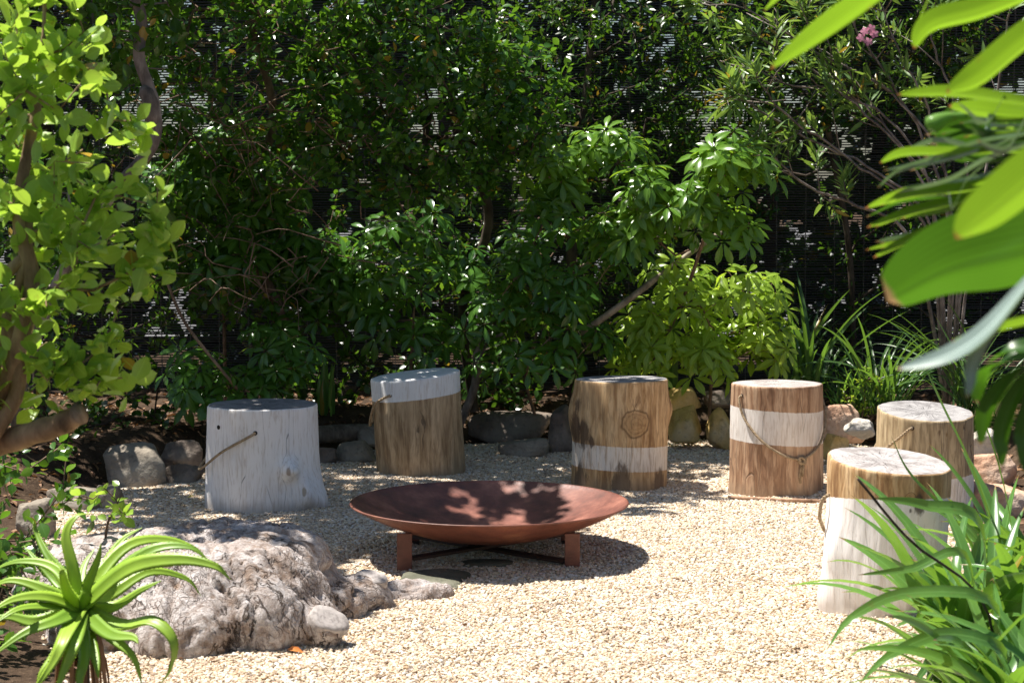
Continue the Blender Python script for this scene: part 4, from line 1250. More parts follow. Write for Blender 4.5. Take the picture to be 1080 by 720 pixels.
    for c_, d_, rr in ((A1, da, 0.055), (B1, db, 0.047)):
        th = np.arange(40) / 40 * 2 * math.pi
        rad = rr * (1 + 0.14 * np.cos(2 * th + 1) + 0.05 * np.cos(3 * th + 2) + 0.03 * np.cos(7 * th))
        VV = np.vstack([np.stack([rad * f * np.cos(th), rad * f * np.sin(th), np.full(40, z)], -1) for f, z in ((1.02, -0.02), (1.0, -0.003), (0.95, 0.002), (0.6, 0.003), (0.3, 0.002))] + [[[0, 0, 0.002]]])
        i, j = np.meshgrid(np.arange(4), np.arange(40), indexing='ij')
        a = (i * 40 + j).ravel(); b = (i * 40 + (j + 1) % 40).ravel()
        c = mesh_np('sawn_face', VV, [np.stack([a, b, b + 40, a + 40], -1), np.array([(160 + k, 160 + (k + 1) % 40, 200) for k in range(40)])], rm, o)
        c.location = Vector(c_) + d_ * 0.004 - Vector(org); c.rotation_euler = d_.to_track_quat('Z', 'Y').to_euler()
build_stump()

# ================================================================== TREES AND SHRUBS
G_T = 'trees and tall shrubs along the screen'
# gnarled grey trunk at the left, crown overhead (it shades the back left of the gravel)
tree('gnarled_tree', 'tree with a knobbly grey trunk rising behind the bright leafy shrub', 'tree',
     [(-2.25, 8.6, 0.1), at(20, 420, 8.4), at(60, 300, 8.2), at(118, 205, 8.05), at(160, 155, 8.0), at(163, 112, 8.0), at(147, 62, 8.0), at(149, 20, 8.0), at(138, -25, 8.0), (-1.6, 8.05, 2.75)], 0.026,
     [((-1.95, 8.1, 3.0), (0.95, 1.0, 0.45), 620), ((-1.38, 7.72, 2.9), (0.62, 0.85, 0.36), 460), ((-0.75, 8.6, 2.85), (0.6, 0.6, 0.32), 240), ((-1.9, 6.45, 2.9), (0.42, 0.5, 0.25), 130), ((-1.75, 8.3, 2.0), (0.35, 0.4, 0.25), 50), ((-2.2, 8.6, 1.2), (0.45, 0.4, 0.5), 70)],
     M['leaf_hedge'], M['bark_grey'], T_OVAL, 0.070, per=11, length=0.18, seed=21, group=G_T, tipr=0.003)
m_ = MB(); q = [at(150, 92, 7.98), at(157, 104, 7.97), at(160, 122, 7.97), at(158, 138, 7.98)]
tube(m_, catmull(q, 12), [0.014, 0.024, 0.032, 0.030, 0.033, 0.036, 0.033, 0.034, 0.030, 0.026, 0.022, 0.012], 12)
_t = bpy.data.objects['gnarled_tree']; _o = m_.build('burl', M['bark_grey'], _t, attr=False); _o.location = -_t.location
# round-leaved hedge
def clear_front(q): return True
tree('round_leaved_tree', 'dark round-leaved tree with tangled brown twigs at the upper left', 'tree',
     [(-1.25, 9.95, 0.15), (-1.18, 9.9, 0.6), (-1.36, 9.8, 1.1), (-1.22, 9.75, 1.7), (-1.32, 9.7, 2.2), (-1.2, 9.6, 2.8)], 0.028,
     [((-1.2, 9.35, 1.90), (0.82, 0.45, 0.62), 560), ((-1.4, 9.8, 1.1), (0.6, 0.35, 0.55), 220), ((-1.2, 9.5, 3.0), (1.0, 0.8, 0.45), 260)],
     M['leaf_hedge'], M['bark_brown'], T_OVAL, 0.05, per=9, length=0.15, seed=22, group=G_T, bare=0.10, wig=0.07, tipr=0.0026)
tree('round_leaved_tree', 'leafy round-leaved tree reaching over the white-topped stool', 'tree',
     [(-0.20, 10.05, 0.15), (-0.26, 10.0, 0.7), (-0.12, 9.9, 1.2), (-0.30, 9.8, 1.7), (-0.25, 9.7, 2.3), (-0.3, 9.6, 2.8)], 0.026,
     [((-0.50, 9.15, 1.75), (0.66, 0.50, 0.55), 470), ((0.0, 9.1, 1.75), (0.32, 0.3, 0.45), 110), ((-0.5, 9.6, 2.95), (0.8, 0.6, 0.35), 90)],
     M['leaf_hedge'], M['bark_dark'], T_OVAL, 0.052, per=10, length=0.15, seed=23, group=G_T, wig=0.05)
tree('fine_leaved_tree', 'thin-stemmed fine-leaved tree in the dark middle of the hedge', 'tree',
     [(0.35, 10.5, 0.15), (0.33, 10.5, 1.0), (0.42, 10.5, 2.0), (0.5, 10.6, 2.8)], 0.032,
     [((0.55, 10.4, 1.95), (0.98, 0.35, 0.65), 680), ((0.2, 10.5, 1.1), (1.0, 0.3, 0.6), 330), ((0.6, 11.5, 3.05), (1.3, 0.45, 0.35), 200)],  # last cluster is unseen, added beyond the screen to shade it
     M['leaf_shade_dark'], M['bark_dark'], T_ELL, 0.05, per=9, length=0.14, seed=24, group=G_T)
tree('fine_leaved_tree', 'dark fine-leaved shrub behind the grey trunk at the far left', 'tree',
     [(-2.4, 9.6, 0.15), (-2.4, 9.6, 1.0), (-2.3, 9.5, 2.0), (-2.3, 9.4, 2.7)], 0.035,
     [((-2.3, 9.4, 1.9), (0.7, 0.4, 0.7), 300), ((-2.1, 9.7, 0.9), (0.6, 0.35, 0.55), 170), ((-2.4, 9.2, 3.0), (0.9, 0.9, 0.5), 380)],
     M['leaf_shade_dark'], M['bark_dark'], T_ELL, 0.055, per=9, length=0.14, seed=25, group=G_T)
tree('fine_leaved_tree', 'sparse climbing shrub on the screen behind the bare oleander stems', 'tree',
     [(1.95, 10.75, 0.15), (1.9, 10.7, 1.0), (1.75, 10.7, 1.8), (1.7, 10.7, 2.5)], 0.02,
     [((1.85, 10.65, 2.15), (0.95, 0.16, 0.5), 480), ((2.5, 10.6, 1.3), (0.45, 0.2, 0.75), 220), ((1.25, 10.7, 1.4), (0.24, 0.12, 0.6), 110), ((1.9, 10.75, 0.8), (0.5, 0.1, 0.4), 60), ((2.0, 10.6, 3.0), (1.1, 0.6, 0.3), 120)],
     M['leaf_shade_dark'], M['bark_dark'], T_ELL, 0.05, per=8, length=0.13, seed=26, group=G_T)
_t = [o_ for o_ in bpy.data.objects if o_.get('label', '').startswith('dark round-leaved tree')][0]
m_ = MB(); _r = np.random.default_rng(77)
for k in range(110):
    q = np.array(at(_r.uniform(175, 470), _r.uniform(-20, 150) if k % 3 else _r.uniform(100, 330), _r.uniform(8.9, 9.3))) - np.array(_t.location)
    d = nrmz(np.array([_r.choice([-1, 1]) * _r.uniform(0.3, 1), _r.normal() * 0.3, _r.normal() * 0.5])); L = _r.uniform(0.15, 0.5)
    sd_ = _r.normal(size=3) * 0.05
    tube(m_, catmull([q, q + d * L * 0.35 + sd_, q + d * L * 0.7 - sd_ * 0.5, q + d * L + np.array([0, 0, -0.06])], 8), np.linspace(_r.uniform(0.002, 0.0045), 0.001, 8), 4, cap=False)
m_.build('dead_twigs', M['bark_brown'], _t, attr=False)
# shrubs added beyond the screen to block sky light and darken the gaps
for k, (x, s_, lab) in enumerate(((-3.2, 31, 'added light-blocking shrub beyond the screen at the far left'), (-1.3, 32, 'added light-blocking shrub beyond the screen behind the tangled twigs'),
                                  (0.5, 33, 'added light-blocking shrub beyond the middle of the screen'), (2.3, 34, 'added light-blocking shrub beyond the screen behind the oleander'), (4.0, 35, 'added light-blocking shrub beyond the screen at the far right'))):
    tree('light_block_shrub', lab, 'shrub', [(x, 12.3, 0), (x, 12.3, 1), (x + 0.1, 12.2, 2.2), (x, 12.2, 3.0)], 0.05,
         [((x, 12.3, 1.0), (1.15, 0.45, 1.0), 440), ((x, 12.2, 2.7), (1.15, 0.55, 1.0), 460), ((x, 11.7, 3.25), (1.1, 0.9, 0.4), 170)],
         M['leaf_shade_dark'], M['bark_dark'], T_OVAL, 0.115, per=13, length=0.24, seed=s_, group='added light-blocking shrubs beyond the screen', tipr=0.004)

# umbrella plants
umbrella_plant('sunlit yellow-green umbrella plant left of the rope-knotted stool', (1.02, 9.75, 0.15), [((1.03, 9.62, 0.67), (0.38, 0.26, 0.31), 23), ((0.80, 9.6, 0.50), (0.22, 0.2, 0.18), 8)], M['leaf_schef_sunlit'], 0.10, 41)
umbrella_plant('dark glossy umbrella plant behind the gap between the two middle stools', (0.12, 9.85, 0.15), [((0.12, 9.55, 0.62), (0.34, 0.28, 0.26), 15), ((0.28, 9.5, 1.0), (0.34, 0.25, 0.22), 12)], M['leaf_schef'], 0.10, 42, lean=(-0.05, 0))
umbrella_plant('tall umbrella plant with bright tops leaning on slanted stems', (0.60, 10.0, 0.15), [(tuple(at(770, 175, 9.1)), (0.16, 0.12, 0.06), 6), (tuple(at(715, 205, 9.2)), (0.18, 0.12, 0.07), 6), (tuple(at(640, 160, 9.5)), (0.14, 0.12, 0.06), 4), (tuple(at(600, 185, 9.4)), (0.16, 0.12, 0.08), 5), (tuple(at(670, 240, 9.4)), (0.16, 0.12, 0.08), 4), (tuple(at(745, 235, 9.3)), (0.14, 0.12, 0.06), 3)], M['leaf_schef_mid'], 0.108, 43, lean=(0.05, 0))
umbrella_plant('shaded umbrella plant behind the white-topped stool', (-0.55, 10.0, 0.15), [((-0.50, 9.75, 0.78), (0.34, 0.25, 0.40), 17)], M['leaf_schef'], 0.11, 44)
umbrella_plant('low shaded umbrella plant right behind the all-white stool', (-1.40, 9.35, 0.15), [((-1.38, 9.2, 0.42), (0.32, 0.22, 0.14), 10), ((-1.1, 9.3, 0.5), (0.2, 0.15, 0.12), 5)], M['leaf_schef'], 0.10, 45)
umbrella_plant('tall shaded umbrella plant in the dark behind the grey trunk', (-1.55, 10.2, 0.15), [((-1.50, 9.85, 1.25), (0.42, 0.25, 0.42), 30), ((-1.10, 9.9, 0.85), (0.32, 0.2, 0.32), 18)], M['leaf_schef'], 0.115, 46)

# bare slanted stems of a fallen branch, middle
mb = MB()
for p, q, r in ((at(648, 325, 9.45), at(718, 272, 9.6), 0.016), (at(600, 285, 9.6), at(690, 250, 9.7), 0.008), (at(660, 390, 9.3), at(700, 372, 9.4), 0.009)):
    pass
m_ = MB(); tube(m_, catmull([at(612, 352, 9.5), at(660, 318, 9.45), at(718, 274, 9.6), at(760, 245, 9.8)], 14), [0.017] * 7 + [0.013] * 7, 8)
tag(m_.build('bare_stem', M['bark_pale'], attr=False), 'thick pale bare stem slanting up behind the big-knotted stool', 'stem')
m_ = MB(); tube(m_, catmull([at(590, 292, 9.7), at(640, 268, 9.7), at(692, 250, 9.75), at(730, 236, 9.8)], 14), 0.0075, 6)
tag(m_.build('bare_stem', M['bark_pale'], attr=False), 'thin pale bare stem above the thick slanted one', 'stem')
m_ = MB(); tube(m_, catmull([at(470, 480, 9.75), at(500, 410, 9.7), at(504, 370, 9.7), at(520, 345, 9.7), at(540, 330, 9.7)], 16), [0.022] * 8 + [0.013] * 8, 8)
tube(m_, catmull([at(503, 385, 9.7), at(515, 360, 9.65), at(530, 352, 9.6)], 8), 0.008, 6)
tag(m_.build('bare_stem', M['bark_grey'], attr=False), 'crooked grey bare stem rising right of the white-topped stool', 'stem')
m_ = MB(); tube(m_, catmull([at(173, 290, 9.0), at(195, 340, 9.0), at(232, 388, 9.0), at(250, 410, 9.05)], 12), 0.008, 6)
tag(m_.build('bare_stem', M['bark_brown'], attr=False), 'thin brown stem sloping down in the dark above the all-white stool', 'stem')

# oleander
def oleander():
    rng = np.random.default_rng(51)
    base = np.array((2.25, 9.75, 0.15))
    o = thing('oleander', 'oleander with many bare arching stems and pink flowers at the upper right', 'shrub', tuple(base))
    P = lambda x, y, Y=9.5: np.array(at(x, y, Y)[:])
    stems = [[base, P(985, 250), P(930, 185), P(860, 150), P(800, 115, 9.3), P(778, 100, 9.2)],
             [base, P(975, 240), P(900, 172), P(830, 122, 9.3), P(800, 85, 9.2)],
             [base, P(990, 250), P(960, 170), P(900, 110), P(850, 70), P(800, 40)],
             [base, P(1000, 240), P(975, 150), P(935, 80), P(905, 35), P(880, -20)],
             [base, P(1005, 240), P(980, 120), P(950, 60), P(925, -10)],
             [base, P(1010, 250), P(960, 165), P(920, 120), P(880, 80), P(850, 20)],
             [base, P(1020, 240), P(1010, 120), P(985, 50), P(975, -20)],
             [base, P(1030, 240), P(1050, 120), P(1060, 40), P(1075, -20)],
             [base, P(985, 220), P(950, 140), P(880, 95), P(830, 90), P(780, 60)],
             [base, P(965, 260), P(900, 215), P(850, 195), P(800, 150, 9.4)],
             [base, P(1000, 200), P(940, 100), P(860, 55), P(790, 10), P(740, 5)]]
    mb = MB(); ends, dirs = [], []
    for s in stems:
        s = [np.array(q) for q in s]
        c = catmull(s, 28) - base; c += rng.normal(size=c.shape) * 0.004
        tube(mb, c, np.linspace(0.010, 0.004, 28) * rng.uniform(0.75, 1.2), 7)
        for f in (14, 18, 22, 25, 27):
            for _ in range(2 if f < 27 else 3):
                d = nrmz((c[min(f, 27)] - c[f - 2]) / 1 + rng.normal(size=3) * 0.05)
                L = rng.uniform(0.12, 0.32) if f < 27 else 0.1
                e = c[f] + nrmz(d + rng.normal(size=3) * 0.5 + np.array([0, -0.1, 0.35])) * L
                tube(mb, [c[f], (c[f] + e) / 2 + rng.normal(size=3) * 0.01, e], [0.004, 0.003, 0.002], 5)
                if rng.uniform() < 0.8: ends.append(e); dirs.append(nrmz(e - c[f]))
    mb.build('stems', M['bark_grey'], o, attr=False)
    lm = MB()
    sprigs(lm, rng, np.array(ends), np.array(dirs), T_LANCE, 0.105, 17, 0.13, 0.0, spread=0.75)
    lm.build('leaves', M['leaf_oleander'], o)
    for (x, y) in ((908, 40), (916, 44), (922, 36), (912, 33), (919, 30)):
        fm = MB(); c = P(x, y, 9.3) - base; n = nrmz(np.array([rng.normal() * 0.4, -1, 0.3]))
        r1 = nrmz(np.cross(n, [0, 0, 1.0])); r2 = np.cross(n, r1)
        K = 5; a = np.arange(K) * 2 * math.pi / K
        d = np.cos(a)[:, None] * r1 + np.sin(a)[:, None] * r2
        place(fm, leaf_tmpl(1, 0.75, 4, 0.62, 0.9, 0.05, 0.1), np.repeat(c[None], K, 0), d, np.repeat(n[None], K, 0), np.full(K, 0.024), rng.uniform(0, 1, K))
        fm.build('flower', M['petal'], o)
oleander()

# ------------------------------------------------------------------ strappy plants along the back
GS = 'strappy plants behind the right stools'
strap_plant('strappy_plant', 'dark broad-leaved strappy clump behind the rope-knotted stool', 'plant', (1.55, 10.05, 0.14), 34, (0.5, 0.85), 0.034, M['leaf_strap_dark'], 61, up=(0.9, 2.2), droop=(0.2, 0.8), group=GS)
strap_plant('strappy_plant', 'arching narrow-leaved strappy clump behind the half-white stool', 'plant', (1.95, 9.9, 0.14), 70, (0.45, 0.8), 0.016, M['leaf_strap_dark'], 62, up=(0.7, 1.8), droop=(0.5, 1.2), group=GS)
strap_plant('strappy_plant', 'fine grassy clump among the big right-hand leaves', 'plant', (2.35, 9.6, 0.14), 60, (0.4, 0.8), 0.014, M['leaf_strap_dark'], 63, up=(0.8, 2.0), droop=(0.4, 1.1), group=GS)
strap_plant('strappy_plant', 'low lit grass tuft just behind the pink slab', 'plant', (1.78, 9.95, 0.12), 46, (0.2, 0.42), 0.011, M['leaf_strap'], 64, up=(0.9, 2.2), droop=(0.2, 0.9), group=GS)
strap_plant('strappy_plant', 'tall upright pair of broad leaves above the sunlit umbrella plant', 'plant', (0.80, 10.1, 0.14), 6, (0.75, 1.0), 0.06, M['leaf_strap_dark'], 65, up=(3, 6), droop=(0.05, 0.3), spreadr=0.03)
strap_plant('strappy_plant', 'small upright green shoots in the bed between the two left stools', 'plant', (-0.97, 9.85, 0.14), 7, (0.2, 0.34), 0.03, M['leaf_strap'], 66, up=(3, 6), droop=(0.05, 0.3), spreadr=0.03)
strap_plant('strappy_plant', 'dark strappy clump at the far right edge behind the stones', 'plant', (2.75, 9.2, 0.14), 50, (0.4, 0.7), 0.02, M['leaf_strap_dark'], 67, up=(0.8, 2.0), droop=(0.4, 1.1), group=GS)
# small leafy seedling near the low grass
tree('seedling', 'small bushy green seedling behind the pink slab', 'plant', [(1.83, 9.85, 0.14), (1.84, 9.84, 0.25), (1.84, 9.83, 0.33)], 0.005,
     [((1.84, 9.82, 0.30), (0.12, 0.10, 0.13), 26)], M['leaf_schef_sunlit'], M['bark_brown'], T_ELL, 0.03, per=8, length=0.07, seed=68)

# ------------------------------------------------------------------ bright shrub, left foreground
tree('leafy_shrub', 'bright green round-leaved shrub with twisted tan branches at the left edge', 'shrub',
     [(-1.40, 4.35, 0.0), at(-70, 560, 4.3), at(-10, 440, 4.25), at(14, 380, 4.2), at(34, 300, 4.2), at(20, 220, 4.2), at(42, 90, 4.25), at(48, -20, 4.3)], 0.026,
     [(tuple(at(58, 130, 4.25)), (0.20, 0.22, 0.29), 42), (tuple(at(118, 235, 4.2)), (0.15, 0.18, 0.12), 22), (tuple(at(50, 360, 4.2)), (0.19, 0.20, 0.17), 26),
      (tuple(at(130, 410, 4.2)), (0.10, 0.10, 0.035), 5), (tuple(at(50, 20, 4.3)), (0.15, 0.2, 0.14), 16), (tuple(at(-90, 260, 4.1)), (0.2, 0.2, 0.35), 18)],
     M['leaf_shrub'], M['bark_tan'], T_OVAL_FINE, 0.058, per=9, length=0.18, seed=71, wig=0.05, tipr=0.0018, spread=0.75, droop=-0.25)
o = thing('sawn_branch', 'thick sawn tan branch poking out under the bright shrub at left', 'branch', (-1.35, 4.35, 0.6))
m_ = MB(); org = np.array((-1.35, 4.35, 0.6))
pts = catmull([np.array(at(-90, 500, 4.35)) - org, np.array(at(-20, 475, 4.3)) - org, np.array(at(30, 458, 4.2)) - org, np.array(at(62, 448, 4.15)) - org, np.array(at(84, 436, 4.12)) - org], 20)
tube(m_, pts, np.linspace(0.030, 0.024, 20) + 0.002 * np.sin(np.arange(20) * 1.7), 14)
m_.build('branch_wood', M['bark_tan'], o, attr=False)
m_ = MB(); tube(m_, catmull([np.array(at(-30, 300, 4.2)) - org, np.array(at(5, 288, 4.2)) - org, np.array(at(28, 270, 4.2)) - org], 8), 0.014, 10)
tube(m_, catmull([np.array(at(0, 398, 4.2)) - org, np.array(at(6, 350, 4.2)) - org, np.array(at(20, 300, 4.2)) - org, np.array(at(28, 268, 4.2)) - org, np.array(at(30, 230, 4.2)) - org], 12), 0.011, 10)
tube(m_, catmull([np.array(at(-20, 478, 4.2)) - org, np.array(at(16, 420, 4.2)) - org, np.array(at(18, 370, 4.2)) - org, np.array(at(4, 330, 4.2)) - org], 10), 0.017, 10)
m_.build('side_branch', M['bark_tan'], o, attr=False)

# shaded undergrowth below it
G_U = 'shaded undergrowth at the left edge'
tree('undergrowth_shrub', 'dark leafy undergrowth beneath the sawn branch at the left edge', 'shrub', [(-1.75, 6.1, 0.05), (-1.75, 6.1, 0.25), (-1.7, 6.05, 0.4)], 0.01,
     [((-1.62, 6.1, 0.28), (0.28, 0.35, 0.25), 46), ((-1.95, 6.2, 0.4), (0.35, 0.35, 0.35), 40)], M['leaf_hedge'], M['bark_brown'], T_OVAL, 0.05, per=7, length=0.14, seed=72, group=G_U)
tree('undergrowth_shrub', 'small leafy seedling on the stump beside the low flat stone', 'shrub', [(-1.28, 5.9, 0.12), (-1.27, 5.88, 0.26), (-1.22, 5.85, 0.36)], 0.004,
     [((-1.24, 5.86, 0.36), (0.15, 0.1, 0.07), 7)], M['leaf_shrub'], M['bark_brown'], T_OVAL, 0.045, per=5, length=0.1, seed=73)
tree('undergrowth_shrub', 'leafy undergrowth behind the aloe in the lower left corner', 'shrub', [(-1.5, 5.2, 0.03), (-1.5, 5.2, 0.15), (-1.45, 5.2, 0.3)], 0.008,
     [((-1.42, 5.25, 0.22), (0.22, 0.25, 0.2), 30)], M['leaf_hedge'], M['bark_brown'], T_OVAL, 0.05, per=7, length=0.12, seed=74, group=G_U)

tree('undergrowth_shrub', 'low dark leafy growth in the bed left of the all-white stool', 'shrub', [(-1.75, 9.25, 0.12), (-1.75, 9.25, 0.25), (-1.72, 9.2, 0.4)], 0.008,
     [((-1.85, 9.2, 0.33), (0.42, 0.22, 0.22), 60), ((-2.15, 8.6, 0.28), (0.3, 0.3, 0.2), 40)], M['leaf_shade_dark'], M['bark_dark'], T_OVAL, 0.05, per=7, length=0.12, seed=75, group=G_U)
tree('undergrowth_shrub', 'low dark leafy growth behind the long dark boulder', 'shrub', [(0.0, 10.2, 0.12), (0.0, 10.2, 0.25), (0.0, 10.15, 0.4)], 0.008,
     [((-0.15, 10.15, 0.38), (0.6, 0.2, 0.24), 90), ((-1.0, 10.1, 0.35), (0.4, 0.2, 0.2), 50)], M['leaf_shade_dark'], M['bark_dark'], T_OVAL, 0.055, per=7, length=0.12, seed=76, group=G_U)

# ------------------------------------------------------------------ aloe
def aloe():
    org = np.array(at(88, 700, 4.62)); org[2] = 0.02
    c = np.array(at(85, 642, 4.6)) - org
    o = thing('aloe', 'spiky-edged green aloe with arching leaves in the lower left corner', 'aloe', tuple(org))
    rng = np.random.default_rng(81)
    P = lambda x, y, Y=4.6: np.array(at(x, y, Y)) - org
    L = [([c, P(135, 600, 4.5), P(185, 590, 4.45), P(225, 596, 4.42), P(243, 611, 4.42)], 0.042),
         ([c, P(115, 612, 4.6), P(160, 580, 4.6), P(200, 577, 4.6), P(222, 592, 4.6)], 0.038),
         ([c, P(110, 600, 4.7), P(140, 573, 4.75), P(180, 570, 4.8), P(212, 584, 4.8), P(218, 602, 4.8)], 0.034),
         ([c, P(125, 660, 4.5), P(160, 655, 4.45), P(182, 675, 4.42), P(180, 705, 4.42), P(168, 722, 4.42)], 0.038),
         ([c, P(115, 668, 4.45), P(140, 672, 4.4), P(146, 678, 4.38)], 0.034),
         ([c, P(78, 600, 4.6), P(70, 565, 4.62), P(80, 545, 4.64), P(96, 541, 4.66)], 0.032),
         ([c, P(70, 610, 4.7), P(50, 585, 4.75), P(38, 560, 4.8), P(36, 548, 4.8)], 0.026),
         ([c, P(60, 615, 4.7), P(38, 590, 4.75), P(25, 575, 4.8)], 0.022),
         ([c, P(92, 620, 4.55), P(104, 590, 4.5), P(107, 572, 4.48)], 0.036),
         ([c, P(88, 600, 4.7), P(100, 578, 4.75)], 0.022),
         ([c, P(50, 630, 4.5), P(15, 632, 4.45), P(-15, 648, 4.4)], 0.036),
         ([c, P(55, 640, 4.5), P(20, 642, 4.4), P(-10, 660, 4.35)], 0.030),
         ([c, P(60, 655, 4.45), P(25, 668, 4.4), P(-20, 700, 4.35)], 0.036),
         ([c, P(70, 670, 4.4), P(55, 700, 4.35), P(30, 735, 4.33)], 0.040),
         ([c, P(80, 675, 4.4), P(68, 705, 4.36), P(55, 740, 4.34)], 0.036),
         ([c, P(40, 655, 4.55), P(10, 650, 4.6), P(-20, 655, 4.6)], 0.032),
         ([c, P(100, 690, 4.45), P(104, 715, 4.4)], 0.03),
         ([c, P(112, 668, 4.5), P(140, 692, 4.46), P(150, 722, 4.45)], 0.030),
         ([c, P(60, 690, 4.5), P(44, 712, 4.46), P(38, 735, 4.45)], 0.032), ([c, P(90, 690, 4.42), P(84, 716, 4.38), P(88, 742, 4.37)], 0.032),
         ([c, P(120, 625, 4.68), P(158, 603, 4.72), P(196, 610, 4.75), P(212, 628, 4.76)], 0.030),
         ([c, P(58, 600, 4.68), P(20, 592, 4.72), P(-15, 604, 4.75)], 0.028), ([c, P(108, 600, 4.72), P(128, 570, 4.78), P(150, 556, 4.8)], 0.026),
         ([c, P(48, 622, 4.6), P(10, 612, 4.62), P(-22, 628, 4.63)], 0.030),
         ([c, P(120, 640, 4.6), P(150, 622, 4.6), P(170, 612, 4.6)], 0.030),
         ([c, P(72, 625, 4.55), P(66, 605, 4.5), P(64, 598, 4.5)], 0.03)]
    for pts, w in L:
        mb = MB(); w = w * 1.18
        n = 22; sp = catmull(pts, n); u = np.linspace(0, 1, n)
        tan = nrmz(np.gradient(sp, axis=0))
        hd = sp[-1] - sp[0]; sd = np.cross(hd, [0, -0.85, 0.6]); sd = sd / max(np.linalg.norm(sd), 1e-6)
        sd = nrmz(sd + rng.normal(size=3) * 0.15)
        wd = w * (1 - u ** 1.6) * (0.85 + 0.15 * (1 - u)) + 0.0012
        V, A = [], []
        prof = [(-1, 0.12), (-0.5, -0.12), (0, -0.20), (0.5, -0.12), (1, 0.12), (0.45, 0.06), (0, 0.02), (-0.45, 0.06)]
        r = rng.uniform()
        SS, NN = [], []
        for i in range(n):
            s = sd - tan[i] * np.dot(sd, tan[i]); s /= max(np.linalg.norm(s), 1e-6)
            nn = np.cross(s, tan[i]); nn = nn if nn[2] > 0 or abs(nn[2]) < 0.2 else -nn
            SS.append(s); NN.append(nn)
            for a_, b_ in prof:
                V.append(sp[i] + s * a_ * wd[i] / 2 + nn * b_ * wd[i] * 1.2); A.append((u[i], a_, r))
        K = len(prof)
        Q = [(i * K + k, i * K + (k + 1) % K, (i + 1) * K + (k + 1) % K, (i + 1) * K + k) for i in range(n - 1) for k in range(K)]
        T = []
        base_n = len(V)
        for sgn in (-1, 1):                                   # marginal teeth
            for f in np.arange(0.08, 0.95, 0.012 / max(0.15, float(np.linalg.norm(np.diff(sp, axis=0), axis=1).sum()))):
                x = f * (n - 1); i = int(x); g = x - i
                p = sp[i] * (1 - g) + sp[i + 1] * g; ww = wd[i] * (1 - g) + wd[i + 1] * g
                e = p + SS[i] * sgn * ww / 2 * 0.97 + NN[i] * 0.12 * ww * 1.2
                h = 0.0045 * (1 - f * 0.6)
                b = len(V)
                V += [e - tan[i] * 0.0022, e + tan[i] * 0.0022, e + SS[i] * sgn * h + tan[i] * 0.002, e - NN[i] * 0.0015]
                A += [(f, 1, 0.95)] * 4
                T += [(b, b + 1, b + 2), (b + 1, b + 3, b + 2), (b + 3, b, b + 2)]
        mb.add(V, Q, T, A)
        mb.build('leaf', M['leaf_aloe'], o)
    mb = MB()
    tube(mb, [(0, 0, -0.02), c * 0.5, c], [0.016, 0.017, 0.022], 10)
    mb.build('stem', M['bark_dark'], o, attr=False)
    mb = MB()
    for k in range(26):
        a = rng.uniform(0, 6.28); q = c * rng.uniform(0.5, 0.95)
        ribbon(mb, catmull([q, q + np.array([math.cos(a) * 0.05, math.sin(a) * 0.05, -0.03]), q + np.array([math.cos(a) * 0.07, math.sin(a) * 0.07, -0.16])], 8), np.linspace(0.03, 0.006, 8), None, 0.3, rng.uniform())
    mb.build('dead_leaves', M['dry_leaf'], o)
aloe()

# ------------------------------------------------------------------ agapanthus, lower right
GA = 'agapanthus clumps at the lower right'
strap_plant('agapanthus', 'glossy strappy agapanthus spilling in front of the nearest stool', 'plant', (1.17, 4.75, 0.03), 74, (0.42, 0.68), 0.043, M['leaf_strap'], 91, up=(0.8, 2.2), droop=(0.55, 1.15), group=GA, spreadr=0.06,
            explicit=[([(1.17, 4.7, 0.05), at(1035, 560, 4.6), at(975, 533, 4.55), at(920, 525, 4.5)], 0.036),
                      ([(1.17, 4.7, 0.05), at(1020, 590, 4.4), at(960, 600, 4.35), at(905, 606, 4.3)], 0.024),
                      ([(1.17, 4.6, 0.05), at(1050, 640, 4.2), at(960, 625, 4.15), at(900, 650, 4.1), at(872, 685, 4.1)], 0.028),
                      ([(1.17, 4.6, 0.05), at(1060, 690, 4.1), at(1000, 668, 4.05), at(940, 690, 4.0), at(905, 722, 4.0)], 0.030)])
strap_plant('agapanthus', 'agapanthus clump in the lower right corner', 'plant', (1.13, 4.12, 0.02), 66, (0.4, 0.62), 0.043, M['leaf_strap'], 92, up=(0.8, 2.2), droop=(0.5, 1.1), group=GA, spreadr=0.06,
            stems=[([(1.12, 4.3, 0.05), at(1040, 640, 4.3), at(960, 570, 4.25), at(905, 505, 4.2)], 0.0035, M['bark_dark'])])
strap_plant('agapanthus', 'agapanthus clump at the right edge below the big leaves', 'plant', (1.50, 5.35, 0.03), 56, (0.42, 0.66), 0.040, M['leaf_strap'], 93, up=(0.9, 2.4), droop=(0.45, 1.1), group=GA, spreadr=0.06,
            explicit=[([(1.45, 5.3, 0.05), at(1015, 560, 5.1), at(960, 500, 5.0), at(940, 460, 5.0)], 0.014),
                      ([(1.45, 5.3, 0.05), at(1035, 520, 5.1), at(990, 420, 5.0), at(975, 385, 5.0)], 0.016),
                      ([(1.45, 5.3, 0.05), at(1060, 520, 5.1), at(1020, 400, 5.0), at(985, 330, 5.0)], 0.014)])
strap_plant('agapanthus', 'agapanthus clump half outside the picture at the lower right edge', 'plant', (1.50, 4.6, 0.03), 44, (0.42, 0.62), 0.043, M['leaf_strap'], 94, up=(0.9, 2.4), droop=(0.5, 1.1), group=GA, spreadr=0.06)

